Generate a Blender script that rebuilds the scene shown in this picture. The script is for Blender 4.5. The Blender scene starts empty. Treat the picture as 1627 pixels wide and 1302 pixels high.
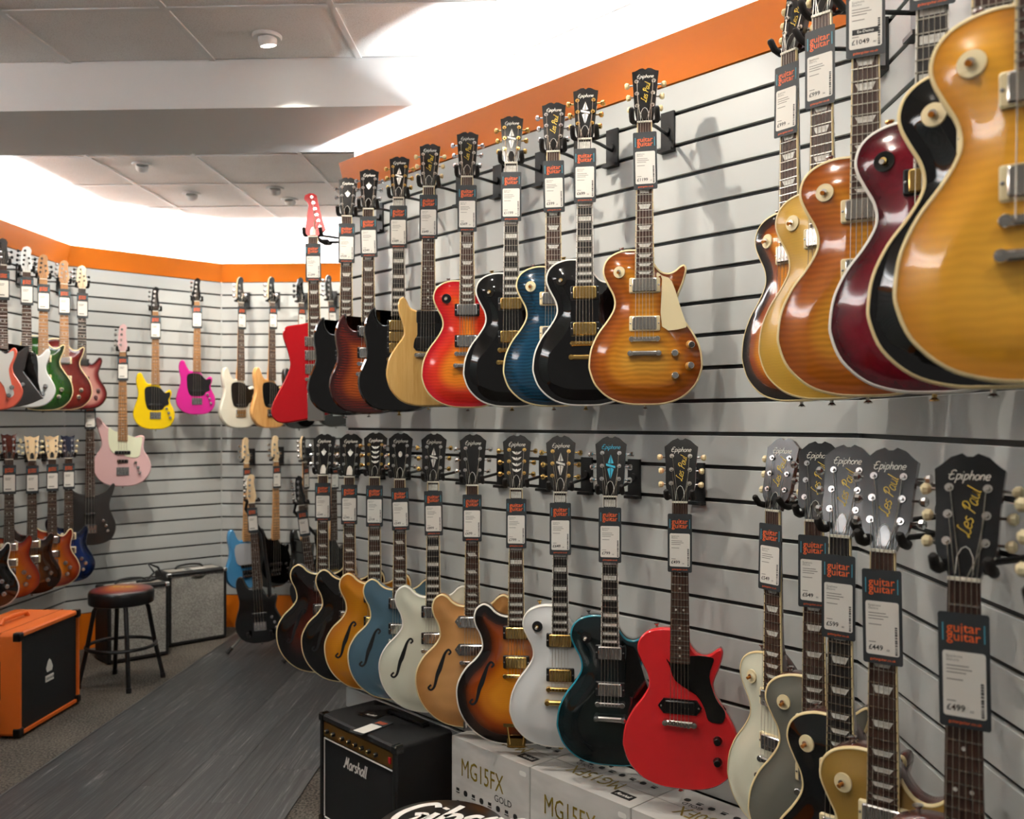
import bpy, math, random
from mathutils import Vector, Matrix, Euler
from mathutils.geometry import delaunay_2d_cdt
import numpy as np
random.seed(7)
R = math.radians
C = bpy.context.scene.collection
SC = bpy.context.scene

# ---------------------------------------------------------------- camera, world, exposure
F = 1440.0; TH = R(2.35); CAMH = 1.586; HOR = 668.0
cam_d = bpy.data.cameras.new('camera'); cam = bpy.data.objects.new('camera', cam_d); C.objects.link(cam)
cam_d.sensor_fit = 'HORIZONTAL'; cam_d.sensor_width = 36.0
cam_d.lens = 36.0 * F / 1627.0
cam_d.shift_y = (HOR - 651.0) / 1627.0
cam_d.clip_start = 0.05
cam_d.dof.use_dof = True; cam_d.dof.focus_distance = 2.45; cam_d.dof.aperture_fstop = 4.5
cam.location = (0, 0, CAMH); cam.rotation_euler = (R(90), 0, TH)
SC.camera = cam
SC.view_settings.view_transform = 'Standard'; SC.view_settings.look = 'None'
SC.view_settings.gamma = 1.0; SC.view_settings.use_curve_mapping = False
SC.view_settings.exposure = 0.06
W = bpy.data.worlds.new('world'); SC.world = W; W.use_nodes = True
W.node_tree.nodes['Background'].inputs[0].default_value = (1.0, 0.93, 0.85, 1)
W.node_tree.nodes['Background'].inputs[1].default_value = 0.13

SPOT_W = 44.0        # ceiling downlights, watt
COVE_W = 22.0        # cove tubes, watt per metre
CEIL = 3.05

def ray(px):
    u = (px - 813.5) / F
    return Vector((-math.sin(TH) + u * math.cos(TH), math.cos(TH) + u * math.sin(TH)))
def at(px, py, d):                       # pixel + distance along the view axis -> point
    r = ray(px) * d
    return Vector((r.x, r.y, CAMH + d * (HOR - py) / F))
def on(px, a, b, c, z):                  # plan line a*x + b*y = c seen at column px, at height z
    r = ray(px); d = c / (a * r.x + b * r.y)
    return Vector((r.x * d, r.y * d, z))

# ---------------------------------------------------------------- materials
def lin(h):
    h = h.lstrip('#'); v = [int(h[i:i+2], 16) / 255 for i in (0, 2, 4)]
    return tuple(((x / 12.92) if x <= .04045 else ((x + .055) / 1.055) ** 2.4) for x in v) + (1,)
MATS = {}
def mat(name, col, rough=.5, metal=0., coat=0., emit=0., spec=.5, bump=None):
    if name in MATS: return MATS[name]
    m = bpy.data.materials.new(name); m.use_nodes = True; MATS[name] = m
    b = m.node_tree.nodes['Principled BSDF']; c = lin(col) if isinstance(col, str) else col
    b.inputs['Base Color'].default_value = c; b.inputs['Roughness'].default_value = rough
    b.inputs['Metallic'].default_value = metal; b.inputs['Coat Weight'].default_value = coat
    b.inputs['Coat Roughness'].default_value = .04; b.inputs['Specular IOR Level'].default_value = spec
    if emit:
        b.inputs['Emission Color'].default_value = c; b.inputs['Emission Strength'].default_value = emit
    if bump:
        nt = m.node_tree; t = nt.nodes.new('ShaderNodeTexNoise'); t.inputs['Scale'].default_value = bump[0]; t.inputs['Detail'].default_value = 4
        tc = nt.nodes.new('ShaderNodeTexCoord'); nt.links.new(tc.outputs['Object'], t.inputs['Vector'])
        bp = nt.nodes.new('ShaderNodeBump'); bp.inputs['Strength'].default_value = bump[1]; bp.inputs['Distance'].default_value = bump[2]
        nt.links.new(t.outputs['Fac'], bp.inputs['Height']); nt.links.new(bp.outputs['Normal'], b.inputs['Normal'])
    return m
def grain(name, c1, c2, scale=(60, 60, 4), rough=.4, coat=0., detail=6, lo=.35, hi=.65, coord='Object', bump=0.):
    if name in MATS: return MATS[name]
    m = mat(name, c1, rough, coat=coat); nt = m.node_tree; b = nt.nodes['Principled BSDF']
    tc = nt.nodes.new('ShaderNodeTexCoord'); mp = nt.nodes.new('ShaderNodeMapping'); mp.inputs['Scale'].default_value = scale
    n = nt.nodes.new('ShaderNodeTexNoise'); n.inputs['Scale'].default_value = 1; n.inputs['Detail'].default_value = detail
    n.inputs['Roughness'].default_value = .65; n.inputs['Distortion'].default_value = .4
    r = nt.nodes.new('ShaderNodeValToRGB'); r.color_ramp.elements[0].color = lin(c1); r.color_ramp.elements[1].color = lin(c2)
    r.color_ramp.elements[0].position = lo; r.color_ramp.elements[1].position = hi
    nt.links.new(tc.outputs[coord], mp.inputs[0]); nt.links.new(mp.outputs[0], n.inputs['Vector'])
    nt.links.new(n.outputs['Fac'], r.inputs[0]); nt.links.new(r.outputs[0], b.inputs['Base Color'])
    if bump:
        bp = nt.nodes.new('ShaderNodeBump'); bp.inputs['Strength'].default_value = bump; bp.inputs['Distance'].default_value = .002
        nt.links.new(n.outputs['Fac'], bp.inputs['Height']); nt.links.new(bp.outputs['Normal'], b.inputs['Normal'])
    return m
def burst(name, stops, flame=.25, fscale=45., rough=.12, span=.13, quilt=False, coat=1.):
    """sunburst finish: colour follows the painted distance from the body's edge, with a maple figure"""
    if name in MATS: return MATS[name]
    m = mat(name, '#ffffff', rough, coat=coat); nt = m.node_tree; b = nt.nodes['Principled BSDF']
    a = nt.nodes.new('ShaderNodeAttribute'); a.attribute_name = 'edge'
    d = nt.nodes.new('ShaderNodeMath'); d.operation = 'DIVIDE'; d.inputs[1].default_value = span
    nt.links.new(a.outputs['Fac'], d.inputs[0])
    r = nt.nodes.new('ShaderNodeValToRGB'); e = r.color_ramp.elements; r.color_ramp.interpolation = 'EASE'
    for i, (p, c) in enumerate(stops):
        el = e[i] if i < 2 else e.new(p)
        el.position = p; el.color = lin(c)
    nt.links.new(d.outputs[0], r.inputs[0])
    tc = nt.nodes.new('ShaderNodeTexCoord')
    if quilt:
        w = nt.nodes.new('ShaderNodeTexNoise'); w.inputs['Scale'].default_value = fscale; w.inputs['Detail'].default_value = 2; w.inputs['Distortion'].default_value = 1.2
    else:
        w = nt.nodes.new('ShaderNodeTexWave'); w.wave_type = 'BANDS'; w.bands_direction = 'Z'
        w.inputs['Scale'].default_value = fscale; w.inputs['Distortion'].default_value = 5.; w.inputs['Detail'].default_value = 2.; w.inputs['Detail Scale'].default_value = .6
    nt.links.new(tc.outputs['Object'], w.inputs['Vector'])
    mr = nt.nodes.new('ShaderNodeMapRange'); mr.inputs['To Min'].default_value = 1 - flame; mr.inputs['To Max'].default_value = 1 + flame * .5
    nt.links.new(w.outputs['Fac'], mr.inputs['Value'])
    mx = nt.nodes.new('ShaderNodeMix'); mx.data_type = 'RGBA'; mx.blend_type = 'MULTIPLY'; mx.inputs['Factor'].default_value = 1
    nt.links.new(r.outputs[0], mx.inputs[6]); nt.links.new(mr.outputs[0], mx.inputs[7]); nt.links.new(mx.outputs[2], b.inputs['Base Color'])
    return m
def speckle(name, c1, c2, scale, lo, hi, rough=.9, bump=.0, dist=.002):
    if name in MATS: return MATS[name]
    m = mat(name, c1, rough); nt = m.node_tree; b = nt.nodes['Principled BSDF']
    tc = nt.nodes.new('ShaderNodeTexCoord'); n = nt.nodes.new('ShaderNodeTexNoise'); n.inputs['Scale'].default_value = scale; n.inputs['Detail'].default_value = 3
    n2 = nt.nodes.new('ShaderNodeTexNoise'); n2.inputs['Scale'].default_value = scale * .03; n2.inputs['Detail'].default_value = 3
    ad = nt.nodes.new('ShaderNodeMath'); ad.operation = 'MULTIPLY_ADD'; ad.inputs[1].default_value = .25
    r = nt.nodes.new('ShaderNodeValToRGB'); r.color_ramp.elements[0].color = lin(c1); r.color_ramp.elements[1].color = lin(c2)
    r.color_ramp.elements[0].position = lo; r.color_ramp.elements[1].position = hi
    nt.links.new(tc.outputs['Object'], n.inputs['Vector']); nt.links.new(tc.outputs['Object'], n2.inputs['Vector'])
    nt.links.new(n2.outputs['Fac'], ad.inputs[0]); nt.links.new(n.outputs['Fac'], ad.inputs[2])
    nt.links.new(ad.outputs[0], r.inputs[0]); nt.links.new(r.outputs[0], b.inputs['Base Color'])
    if bump:
        bp = nt.nodes.new('ShaderNodeBump'); bp.inputs['Strength'].default_value = bump; bp.inputs['Distance'].default_value = dist
        nt.links.new(n.outputs['Fac'], bp.inputs['Height']); nt.links.new(bp.outputs['Normal'], b.inputs['Normal'])
    return m
CHROME = mat('chrome', '#e6e6e6', .16, 1); NICKEL = mat('nickel', '#dedad2', .2, 1); GOLD = mat('gold_metal', '#e3bd72', .22, 1)
BLK = mat('black_plastic', '#0c0c0d', .3); BLKG = mat('black_gloss', '#060606', .08, coat=1); RUB = mat('rubber_foam', '#1b1714', .8)
BLKM = mat('black_powder_coat', '#0b0b0b', .38); CREAM = mat('cream_plastic', '#e2d3a8', .4); WHITEP = mat('white_plastic', '#e9e6dc', .35)
PEARL = grain('pearl', '#b9b7ae', '#f0efe8', (90, 90, 60), .25); ROSE = grain('rosewood', '#2a1710', '#4d2f20', (300, 300, 12), .5)
EBONY = grain('ebony', '#100c0a', '#1f1917', (300, 300, 12), .45); MAPLE = grain('maple', '#c08a52', '#dba970', (80, 80, 8), .35)
ROASTED = grain('roasted_maple', '#9a6a3c', '#b98550', (80, 80, 8), .4); HEADWOOD = grain('pale_maple', '#d8b98c', '#e9d0a6', (60, 60, 8), .35)
MAHOG = grain('mahogany', '#3a1209', '#5a2010', (80, 80, 8), .2, coat=.6); DARKMAH = grain('dark_mahogany', '#1d0d08', '#33170d', (80, 80, 8), .2, coat=.6)
BINDC = mat('cream_binding', '#e3cf9b', .3); BINDW = mat('white_binding', '#e8e6dd', .3); FRETM = mat('fret_wire', '#c9c5ba', .25, 1)
STRM = mat('string_steel', '#b9b2a4', .3, 1); BONE = mat('bone_nut', '#e6e2d2', .4); HOLESHADE = mat('painted_hole_shade', '#0a0d0e', .6)
GREY_W = mat('slat_laminate', '#b5b8b5', .38, bump=(400, .05, .0004)); SLOT = mat('slot_insert', '#08090a', .45)
ORANGE_W = mat('orange_laminate', '#dc7414', .35); WHITE_P = mat('white_paint', '#e9eae8', .7); EDGE_W = mat('cream_end_panel', '#d6d2c6', .6)

# ---------------------------------------------------------------- mesh building
class MB:
    def __init__(s): s.v = []; s.f = []; s.m = []
    def add(s, vs, fs, mi=0):
        o = len(s.v); s.v += [tuple(p) for p in vs]; s.f += [tuple(i + o for i in f) for f in fs]
        s.m += ([mi] * len(fs) if isinstance(mi, int) else mi); return s
    def box(s, c, sz, M=None, mi=0):
        x, y, z = (d / 2 for d in sz); c = Vector(c)
        vs = [Vector((a * x, b * y, e * z)) for a in (-1, 1) for b in (-1, 1) for e in (-1, 1)]
        if M is not None: vs = [M @ p for p in vs]
        return s.add([p + c for p in vs], [(0, 1, 3, 2), (4, 6, 7, 5), (0, 4, 5, 1), (2, 3, 7, 6), (0, 2, 6, 4), (1, 5, 7, 3)], mi)
    def rbox(s, c, sz, r, mi=0):           # box with bevelled edges round the y axis face and front
        x, y, z = (d / 2 for d in sz); pts = rrect(x, z, r)
        rings = [(y, 0), (-y + r * .6, 0), (-y, r * .6)]
        n = len(pts); vs = []
        for yy, ins in rings:
            k = [(px * (1 - ins / x), pz * (1 - ins / z)) for px, pz in pts]
            vs += [(c[0] + a, c[1] + yy, c[2] + b) for a, b in k]
        fs = [tuple(range(n)), tuple(2 * n + i for i in reversed(range(n)))]
        for q in range(2):
            for i in range(n):
                j = (i + 1) % n; fs.append((q * n + i, (q + 1) * n + i, (q + 1) * n + j, q * n + j))
        return s.add(vs, fs, mi)
    def tube(s, path, r, n=8, mi=0, cap=True):
        path = [Vector(p) for p in path]; rs = r if isinstance(r, (list, tuple)) else [r] * len(path); vs = []; fs = []
        t0 = (path[1] - path[0]).normalized(); up = Vector((0, 0, 1)) if abs(t0.z) < .9 else Vector((1, 0, 0)); a = t0.cross(up).normalized()
        for i, p in enumerate(path):
            t = (path[min(i + 1, len(path) - 1)] - path[max(i - 1, 0)]).normalized()
            a = (a - t * a.dot(t)).normalized(); b = t.cross(a)
            vs += [p + (a * math.cos(2 * math.pi * k / n) + b * math.sin(2 * math.pi * k / n)) * rs[i] for k in range(n)]
        for i in range(len(path) - 1):
            for k in range(n):
                j = (k + 1) % n; fs.append((i * n + k, i * n + j, (i + 1) * n + j, (i + 1) * n + k))
        if cap: fs += [tuple(reversed(range(n))), tuple(range((len(path) - 1) * n, len(path) * n))]
        return s.add(vs, fs, mi)
    def lathe(s, prof, c=(0, 0, 0), n=16, axis='y', mi=0):   # prof: (radius, height along axis)
        vs = []; fs = []
        for r, h in prof:
            for k in range(n):
                a = 2 * math.pi * k / n; x, y = r * math.cos(a), r * math.sin(a)
                p = {'y': (x, h, -y), 'z': (x, y, h), 'x': (h, x, y)}[axis]
                vs.append((p[0] + c[0], p[1] + c[1], p[2] + c[2]))
        for i in range(len(prof) - 1):
            for k in range(n):
                j = (k + 1) % n; fs.append((i * n + k, i * n + j, (i + 1) * n + j, (i + 1) * n + k))
        fs += [tuple(reversed(range(n))), tuple(range((len(prof) - 1) * n, len(prof) * n))]
        return s.add(vs, fs, mi)
    def prism(s, poly, y0, y1, mf=0, ms=0):   # poly in x,z ; front at y0
        n = len(poly); A = sum(poly[i][0] * poly[(i + 1) % n][1] - poly[(i + 1) % n][0] * poly[i][1] for i in range(n))
        if A < 0: poly = poly[::-1]
        vs = [(x, y0, z) for x, z in poly] + [(x, y1, z) for x, z in poly]
        fs = [tuple(range(n)), tuple(n + i for i in reversed(range(n)))]
        fs += [(i, n + i, n + (i + 1) % n, (i + 1) % n) for i in range(n)]
        return s.add(vs, fs, [mf] + [ms] * (n + 1))
    def mesh(s, name, mats, smooth=True, ang=35):
        me = bpy.data.meshes.new(name); me.from_pydata(s.v, [], s.f)
        for m in (mats if isinstance(mats, (list, tuple)) else [mats]): me.materials.append(m)
        if len(me.materials) > 1: me.polygons.foreach_set('material_index', s.m)
        if smooth:
            me.polygons.foreach_set('use_smooth', [True] * len(me.polygons)); me.update(); me.set_sharp_from_angle(angle=R(ang))
        me.update(); return me
def rrect(x, z, r, k=3):
    out = []
    for cx, cz, a0 in ((x - r, z - r, 0), (-x + r, z - r, 90), (-x + r, -z + r, 180), (x - r, -z + r, 270)):
        for i in range(k + 1):
            a = R(a0 + 90 * i / k); out.append((cx + r * math.cos(a), cz + r * math.sin(a)))
    return out
CACHE = {}
def cached(key, fn):
    if key not in CACHE: CACHE[key] = fn()
    return CACHE[key]
def obj(name, me, parent=None, loc=(0, 0, 0), rot=(0, 0, 0), label=None, kind=None):
    o = bpy.data.objects.new(name, me); C.objects.link(o); o.location = loc; o.rotation_euler = rot
    if parent: o.parent = parent
    if label: o['label'] = label
    if kind: o['kind'] = kind
    return o
def thing(name, label, cat, loc=(0, 0, 0), rot=(0, 0, 0), group=None, me=None):
    o = obj(name, me, None, loc, rot, label); o['category'] = cat
    if group: o['group'] = group
    return o
def crom(pts, n=4, closed=True):
    out = []; N = len(pts)
    for i in range(N if closed else N - 1):
        p = [pts[(i + k) % N] if closed else pts[min(max(i + k, 0), N - 1)] for k in (-1, 0, 1, 2)]
        for j in range(n):
            t = j / n
            out.append(tuple(.5 * (2 * p[1][c] + (p[2][c] - p[0][c]) * t + (2 * p[0][c] - 5 * p[1][c] + 4 * p[2][c] - p[3][c]) * t * t + (3 * p[1][c] - p[0][c] - 3 * p[2][c] + p[3][c]) * t ** 3) for c in (0, 1)))
    if not closed: out.append(tuple(pts[-1]))
    return out
# ---- lettering: plain type from the built-in font, script lettering from pen strokes
def type_mesh(text, size, mt, bold=0., shear=0., align='CENTER', line=1.0, depth=.0):
    def mk():
        cu = bpy.data.curves.new('type', 'FONT'); cu.body = text; cu.size = size; cu.align_x = align; cu.align_y = 'CENTER'
        cu.offset = bold * size; cu.shear = shear; cu.space_line = line; cu.resolution_u = 2; cu.extrude = depth
        o = bpy.data.objects.new('type', cu); C.objects.link(o)
        dg = bpy.context.evaluated_depsgraph_get(); me = bpy.data.meshes.new_from_object(o.evaluated_get(dg))
        bpy.data.objects.remove(o); bpy.data.curves.remove(cu)
        co = np.zeros(len(me.vertices) * 3); me.vertices.foreach_get('co', co); co = co.reshape(-1, 3)
        me.vertices.foreach_set('co', np.stack([co[:, 0], -co[:, 2], co[:, 1]], 1).ravel())
        me.materials.clear(); me.materials.append(mt); me.update(); return me
    return cached(('type', text, size, mt.name, bold, shear, align, line), mk)
GL = {
 'E': (1.2, [[(1.0, 1.55), (.6, 1.78), (.2, 1.5), (.3, 1.05), (.7, .95)], [(.35, .98), (.05, .6), (.15, .12), (.55, -.02), (1.0, .25)], [(-.25, .92), (.75, .98)]]),
 'p': (.95, [[(.05, 1), (.12, .85), (.1, -.7)], [(.1, .8), (.45, 1.02), (.75, .75), (.65, .2), (.3, 0), (.1, .2)]]),
 'i': (.42, [[(.08, 1), (.1, .15), (.3, .02)], [(.08, 1.38), (.12, 1.52)]]),
 'h': (.9, [[(.1, 1.8), (.1, 0)], [(.1, .7), (.4, 1), (.65, .8), (.68, 0)]]),
 'o': (.9, [[(.4, 1), (.08, .75), (.08, .25), (.4, 0), (.72, .25), (.72, .75), (.4, 1)]]),
 'n': (.9, [[(.1, 1), (.1, 0)], [(.1, .7), (.4, 1), (.65, .8), (.68, 0)]]),
 'e': (.85, [[(.1, .5), (.7, .55), (.65, .9), (.35, 1), (.08, .7), (.1, .25), (.4, 0), (.78, .15)]]),
 'L': (1.05, [[(.8, 1.65), (.58, 1.8), (.45, 1.3), (.38, .5), (.12, 0), (0, .12), (.2, .22), (.7, -.05), (1.05, .15)]]),
 's': (.75, [[(.6, .9), (.3, 1), (.1, .75), (.35, .55), (.6, .3), (.35, 0), (.05, .1)]]),
 'P': (1.1, [[(.42, 1.7), (.3, .9), (.15, 0)], [(.05, 1.25), (.3, 1.75), (.8, 1.75), (1.0, 1.3), (.7, .9), (.35, .85)]]),
 'a': (.92, [[(.7, .9), (.35, 1), (.08, .6), (.12, .1), (.4, 0), (.68, .4), (.7, .95), (.68, .2), (.88, 0)]]),
 'u': (.95, [[(.08, 1), (.1, .25), (.35, 0), (.65, .25), (.68, 1)], [(.68, 1), (.7, .1), (.88, 0)]]),
 'l': (.42, [[(.1, 1.8), (.1, .15), (.3, 0)]]),
 'M': (1.4, [[(-.05, .15), (.1, 0), (.25, .4), (.45, 1.75)], [(.45, 1.75), (.62, .5)], [(.62, .5), (1.05, 1.75)], [(1.05, 1.75), (1.02, .3), (1.25, 0)]]),
 'r': (.65, [[(.1, 1), (.1, 0)], [(.1, .65), (.35, 1), (.6, .92)]]),
 'G': (1.25, [[(1.0, 1.5), (.7, 1.8), (.25, 1.5), (.05, .8), (.25, .1), (.7, 0), (.95, .5), (1.0, .75)], [(.6, .75), (1.05, .75), (1.0, -.4), (.5, -.65), (.0, -.4)]]),
 'b': (.9, [[(.1, 1.8), (.1, .1), (.4, 0), (.7, .25), (.68, .8), (.4, 1), (.1, .75)]]),
 'F': (1.0, [[(.35, 0), (.45, 1.6)], [(.05, 1.4), (.3, 1.7), (1.1, 1.75)], [(.15, .9), (.85, .95)]]),
 'd': (.95, [[(.7, .9), (.35, 1), (.08, .6), (.12, .1), (.4, 0), (.68, .4)], [(.75, 1.8), (.7, .2), (.85, 0)]]),
 ' ': (.6, []), '~': (.01, [[(-4.2, -.35), (-2.5, -.62), (-.2, -.5)]]),
}
def script_mesh(text, width, mt, pen=.2, shear=.25, arch=0.):
    def mk():
        x = 0; st = []
        for ch in text:
            adv, ss = GL[ch]
            for s_ in ss: st.append([(x + a + b * shear, b) for a, b in s_])
            x += adv
        k = width / x; mb = MB()
        for s_ in st:
            p = crom(s_, 5, False); vs = []
            for i, (a, b) in enumerate(p):
                a1, b1 = p[min(i + 1, len(p) - 1)]; a0, b0 = p[max(i - 1, 0)]; L = math.hypot(a1 - a0, b1 - b0) or 1
                nx, nz = -(b1 - b0) / L * pen / 2, (a1 - a0) / L * pen / 2
                up = -arch * ((a / x - .5) * 2) ** 2 * x
                vs += [((a + nx - x / 2) * k, 0, (b + nz - .9 + up) * k), ((a - nx - x / 2) * k, 0, (b - nz - .9 + up) * k)]
            mb.add(vs, [(2 * i, 2 * i + 1, 2 * i + 3, 2 * i + 2) for i in range(len(p) - 1)])
        return mb.mesh('script', mt, smooth=False)
    return cached(('script', text, width, mt.name, pen, shear, arch), mk)
# ---------------------------------------------------------------- the setting
PA, PB = Vector((-.948, 4.198)), Vector((.815, 2.435))        # slat wall at 45 degrees, its two ends
WALLS = {'wall_right': (PA, PB), 'wall_front_right': (PB, Vector((.815, -1.6))), 'wall_back': (Vector((-2.51, 6.85)), Vector((-.95, 6.85))),
         'wall_back_left': (Vector((-3.298, 6.062)), Vector((-2.51, 6.85))), 'wall_left': (Vector((-3.298, -1.6)), Vector((-3.298, 6.062)))}
Z0, Z1, ZF = .245, 2.645, 2.78
def struct(name, me, loc=(0, 0, 0), rot=(0, 0, 0), label=None):
    return obj(name, me, None, loc, rot, label, 'structure')
TUBE = mat('lamp_tube', '#ffffff', .5, emit=6.0)
for wi, (nm, (a, b)) in enumerate(WALLS.items()):
    t = (b - a); L = t.length; rz = math.atan2(t.y, t.x)
    w = struct(nm, MB().box((L / 2, .021, (Z0 + Z1) / 2), (L, .018, Z1 - Z0)).mesh('slot_backing', SLOT, False), (a.x, a.y, 0), (0, 0, rz))
    def slat_me(L=L):
        m = MB(); prof = [(.0012, -.044), (.0, -.0428), (.0, .0428), (.0012, .044), (.0125, .044), (.0125, -.044)]
        n = len(prof)
        m.add([(x, y, z) for x in (0, L) for y, z in prof], [tuple(range(n)), tuple(reversed(range(n, 2 * n)))] + [(i, n + i, n + (i + 1) % n, (i + 1) % n) for i in range(n)])
        return m.mesh('slat', GREY_W, False)
    sm = slat_me()
    for k in range(24): obj('slat', sm, w, (0, 0, Z0 + .05 + .1 * k))
    m = MB(); m.add([(x, y, z) for x in (-.0, L) for y, z in ((0, Z1), (-.04, ZF), (-.028, ZF), (.012, Z1))], [(0, 1, 2, 3), (7, 6, 5, 4), (0, 4, 5, 1), (1, 5, 6, 2), (2, 6, 7, 3), (3, 7, 4, 0)])
    obj('fascia', m.mesh('fascia', ORANGE_W, False), w, label='orange fascia strip along the wall top')
    obj('kickboard', MB().box((L / 2, .006, Z0 / 2), (L, .012, Z0)).mesh('kickboard', ORANGE_W, False), w, label='orange kickboard under the slats')
    rw = struct(nm + '_rear', MB().box((L / 2, .19, CEIL / 2), (L + (.0 if nm == 'wall_right' else .16), .04, CEIL)).mesh('plaster', WHITE_P, False), (a.x, a.y, 0), (0, 0, rz))
    # fluorescent battens in the cove behind the fascia
    lp = thing('cove_lamp', 'white fluorescent tube lamp in the cove above the ' + {'wall_right': 'angled right slat wall', 'wall_front_right': 'nearest right slat wall', 'wall_back': 'far back slat wall', 'wall_back_left': 'angled back left slat wall', 'wall_left': 'left slat wall'}[nm], 'lamp', (a.x, a.y, 0), (0, 0, rz))
    obj('batten', MB().box((L / 2, .09, 2.645), (L - .1, .05, .04)).mesh('batten', WHITE_P, False), lp)
    obj('tube', MB().tube([(.06, .07, 2.685), (L - .06, .07, 2.685)], .013, 10).mesh('tube', TUBE), lp)
    ld = bpy.data.lights.new('cove_light', 'AREA'); ld.shape = 'RECTANGLE'; ld.size = L - .06; ld.size_y = .03; ld.energy = COVE_W * L; ld.color = (.86, .94, 1)
    lo = bpy.data.objects.new('cove_light', ld); C.objects.link(lo); lo.parent = lp; lo.location = (L / 2, .055, 2.70); lo.rotation_euler = (R(180), 0, 0)
struct('wall_end', MB().box((0, 0, CEIL / 2), (.04, 2.6, CEIL)).mesh('plaster', GREY_W, False), (-.90, 5.55, 0))
# ceiling: slab, lay-in tiles and grid bars
XL = [-3.77 + .6 * i for i in range(9)]
YF = [-1.625, -1.025, -.425, .175, .775, 1.375, 1.975, 2.575, 3.175, 3.64]; YB = [4.25, 4.35, 4.95, 5.55, 6.15, 6.75, 7.05]
ceil = struct('ceiling', MB().box((-1.37, 2.75, .09), (4.9, 8.9, .06)).mesh('ceiling_slab', WHITE_P, False), (0, 0, CEIL))
TILE = speckle('ceiling_tile_fissured', '#d2cec7', '#e9e6e1', 200, .4, .62, .9, .35, .002); BAR = mat('ceiling_grid_white', '#dedcd8', .5)
for ys in (YF, YB):
    for i in range(len(ys) - 1):
        dy = ys[i + 1] - ys[i]
        if dy < .15: continue
        me = MB().box((0, 0, .012), (.59, dy - .01, .012)).mesh('ceiling_tile', TILE, False)
        for x in XL[:-1]: obj('ceiling_tile', me, ceil, (x + .3, (ys[i] + ys[i + 1]) / 2, 0))
    bx = MB().box((0, 0, .003), (.024, ys[-1] - ys[0], .006)).mesh('grid_bar', BAR, False)
    for x in XL[1:-1]: obj('grid_bar', bx, ceil, (x, (ys[0] + ys[-1]) / 2, 0))
    by = MB().box((0, 0, .0025), (4.8, .024, .005)).mesh('grid_bar', BAR, False)
    for y in ys[1:-1]: obj('grid_bar', by, ceil, (-1.37, y, 0))
BEAM = mat('beam_paint', '#e3e3e1', .75, bump=(300, .1, .0005))
beam = struct('trim_1', MB().box((-1.37, 3.945, 2.957), (4.8, .61, .2)).mesh('bulkhead', BEAM, False), label='plastered bulkhead beam across the ceiling')
# floor: carpet with a strip of dark wood-look planks
CARPET = speckle('carpet', '#1a1714', '#6a6257', 95, .48, .78, .95, .6, .006)
floor = struct('floor', MB().box((-1.37, 2.75, -.05), (4.9, 8.9, .1)).mesh('carpet', CARPET, False))
def plank_mat():
    m = mat('dark_plank', '#2f3131', .42); nt = m.node_tree; b = nt.nodes['Principled BSDF']
    tc = nt.nodes.new('ShaderNodeTexCoord'); oi = nt.nodes.new('ShaderNodeObjectInfo')
    ml = nt.nodes.new('ShaderNodeVectorMath'); ml.operation = 'MULTIPLY_ADD'; ml.inputs[1].default_value = (42, 1.5, 1)
    cx = nt.nodes.new('ShaderNodeCombineXYZ'); k = nt.nodes.new('ShaderNodeMath'); k.operation = 'MULTIPLY'; k.inputs[1].default_value = 97
    nt.links.new(oi.outputs['Random'], k.inputs[0]); nt.links.new(k.outputs[0], cx.inputs[0]); nt.links.new(k.outputs[0], cx.inputs[1])
    nt.links.new(tc.outputs['Object'], ml.inputs[0]); nt.links.new(cx.outputs[0], ml.inputs[2])
    n = nt.nodes.new('ShaderNodeTexNoise'); n.inputs['Scale'].default_value = 1; n.inputs['Detail'].default_value = 8; n.inputs['Roughness'].default_value = .7; n.inputs['Distortion'].default_value = 1.6
    nt.links.new(ml.outputs[0], n.inputs['Vector'])
    r = nt.nodes.new('ShaderNodeValToRGB'); e = r.color_ramp.elements
    e[0].position = .3; e[0].color = lin('#1d1e1e'); e[1].position = .74; e[1].color = lin('#b0afab'); q = e.new(.5); q.color = lin('#343535'); q = e.new(.62); q.color = lin('#555553')
    nt.links.new(n.outputs['Fac'], r.inputs[0])
    v = nt.nodes.new('ShaderNodeMapRange'); v.inputs['To Min'].default_value = .8; v.inputs['To Max'].default_value = 1.2; nt.links.new(oi.outputs['Random'], v.inputs['Value'])
    mx = nt.nodes.new('ShaderNodeMix'); mx.data_type = 'RGBA'; mx.blend_type = 'MULTIPLY'; mx.inputs['Factor'].default_value = 1
    nt.links.new(r.outputs[0], mx.inputs[6]); nt.links.new(v.outputs[0], mx.inputs[7]); nt.links.new(mx.outputs[2], b.inputs['Base Color'])
    bp = nt.nodes.new('ShaderNodeBump'); bp.inputs['Strength'].default_value = .3; bp.inputs['Distance'].default_value = .001
    nt.links.new(n.outputs['Fac'], bp.inputs['Height']); nt.links.new(bp.outputs['Normal'], b.inputs['Normal']); return m
PLK = plank_mat(); XP0, XP1 = -2.3, -1.06; pw = (XP1 - XP0) / 7
pme = MB().box((0, 0, .001), (pw - .0015, 1.219, .004)).mesh('plank', PLK, False)
for i in range(7):
    y = 1.2 + (i * .37) % .9
    while y < 6.3:
        o = obj('plank', pme, floor, (XP0 + pw * (i + .5), y + .61, .002)); y += 1.22
pm2 = MB().box((0, 0, .001), (.012, 5.4, .006)).mesh('edge_strip', mat('strip', '#3a3a38', .4), False)
obj('edge_strip', pm2, floor, (XP0 - .006, 4.1, .002)); obj('edge_strip', pm2, floor, (XP1 + .006, 4.1, .002))

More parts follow.
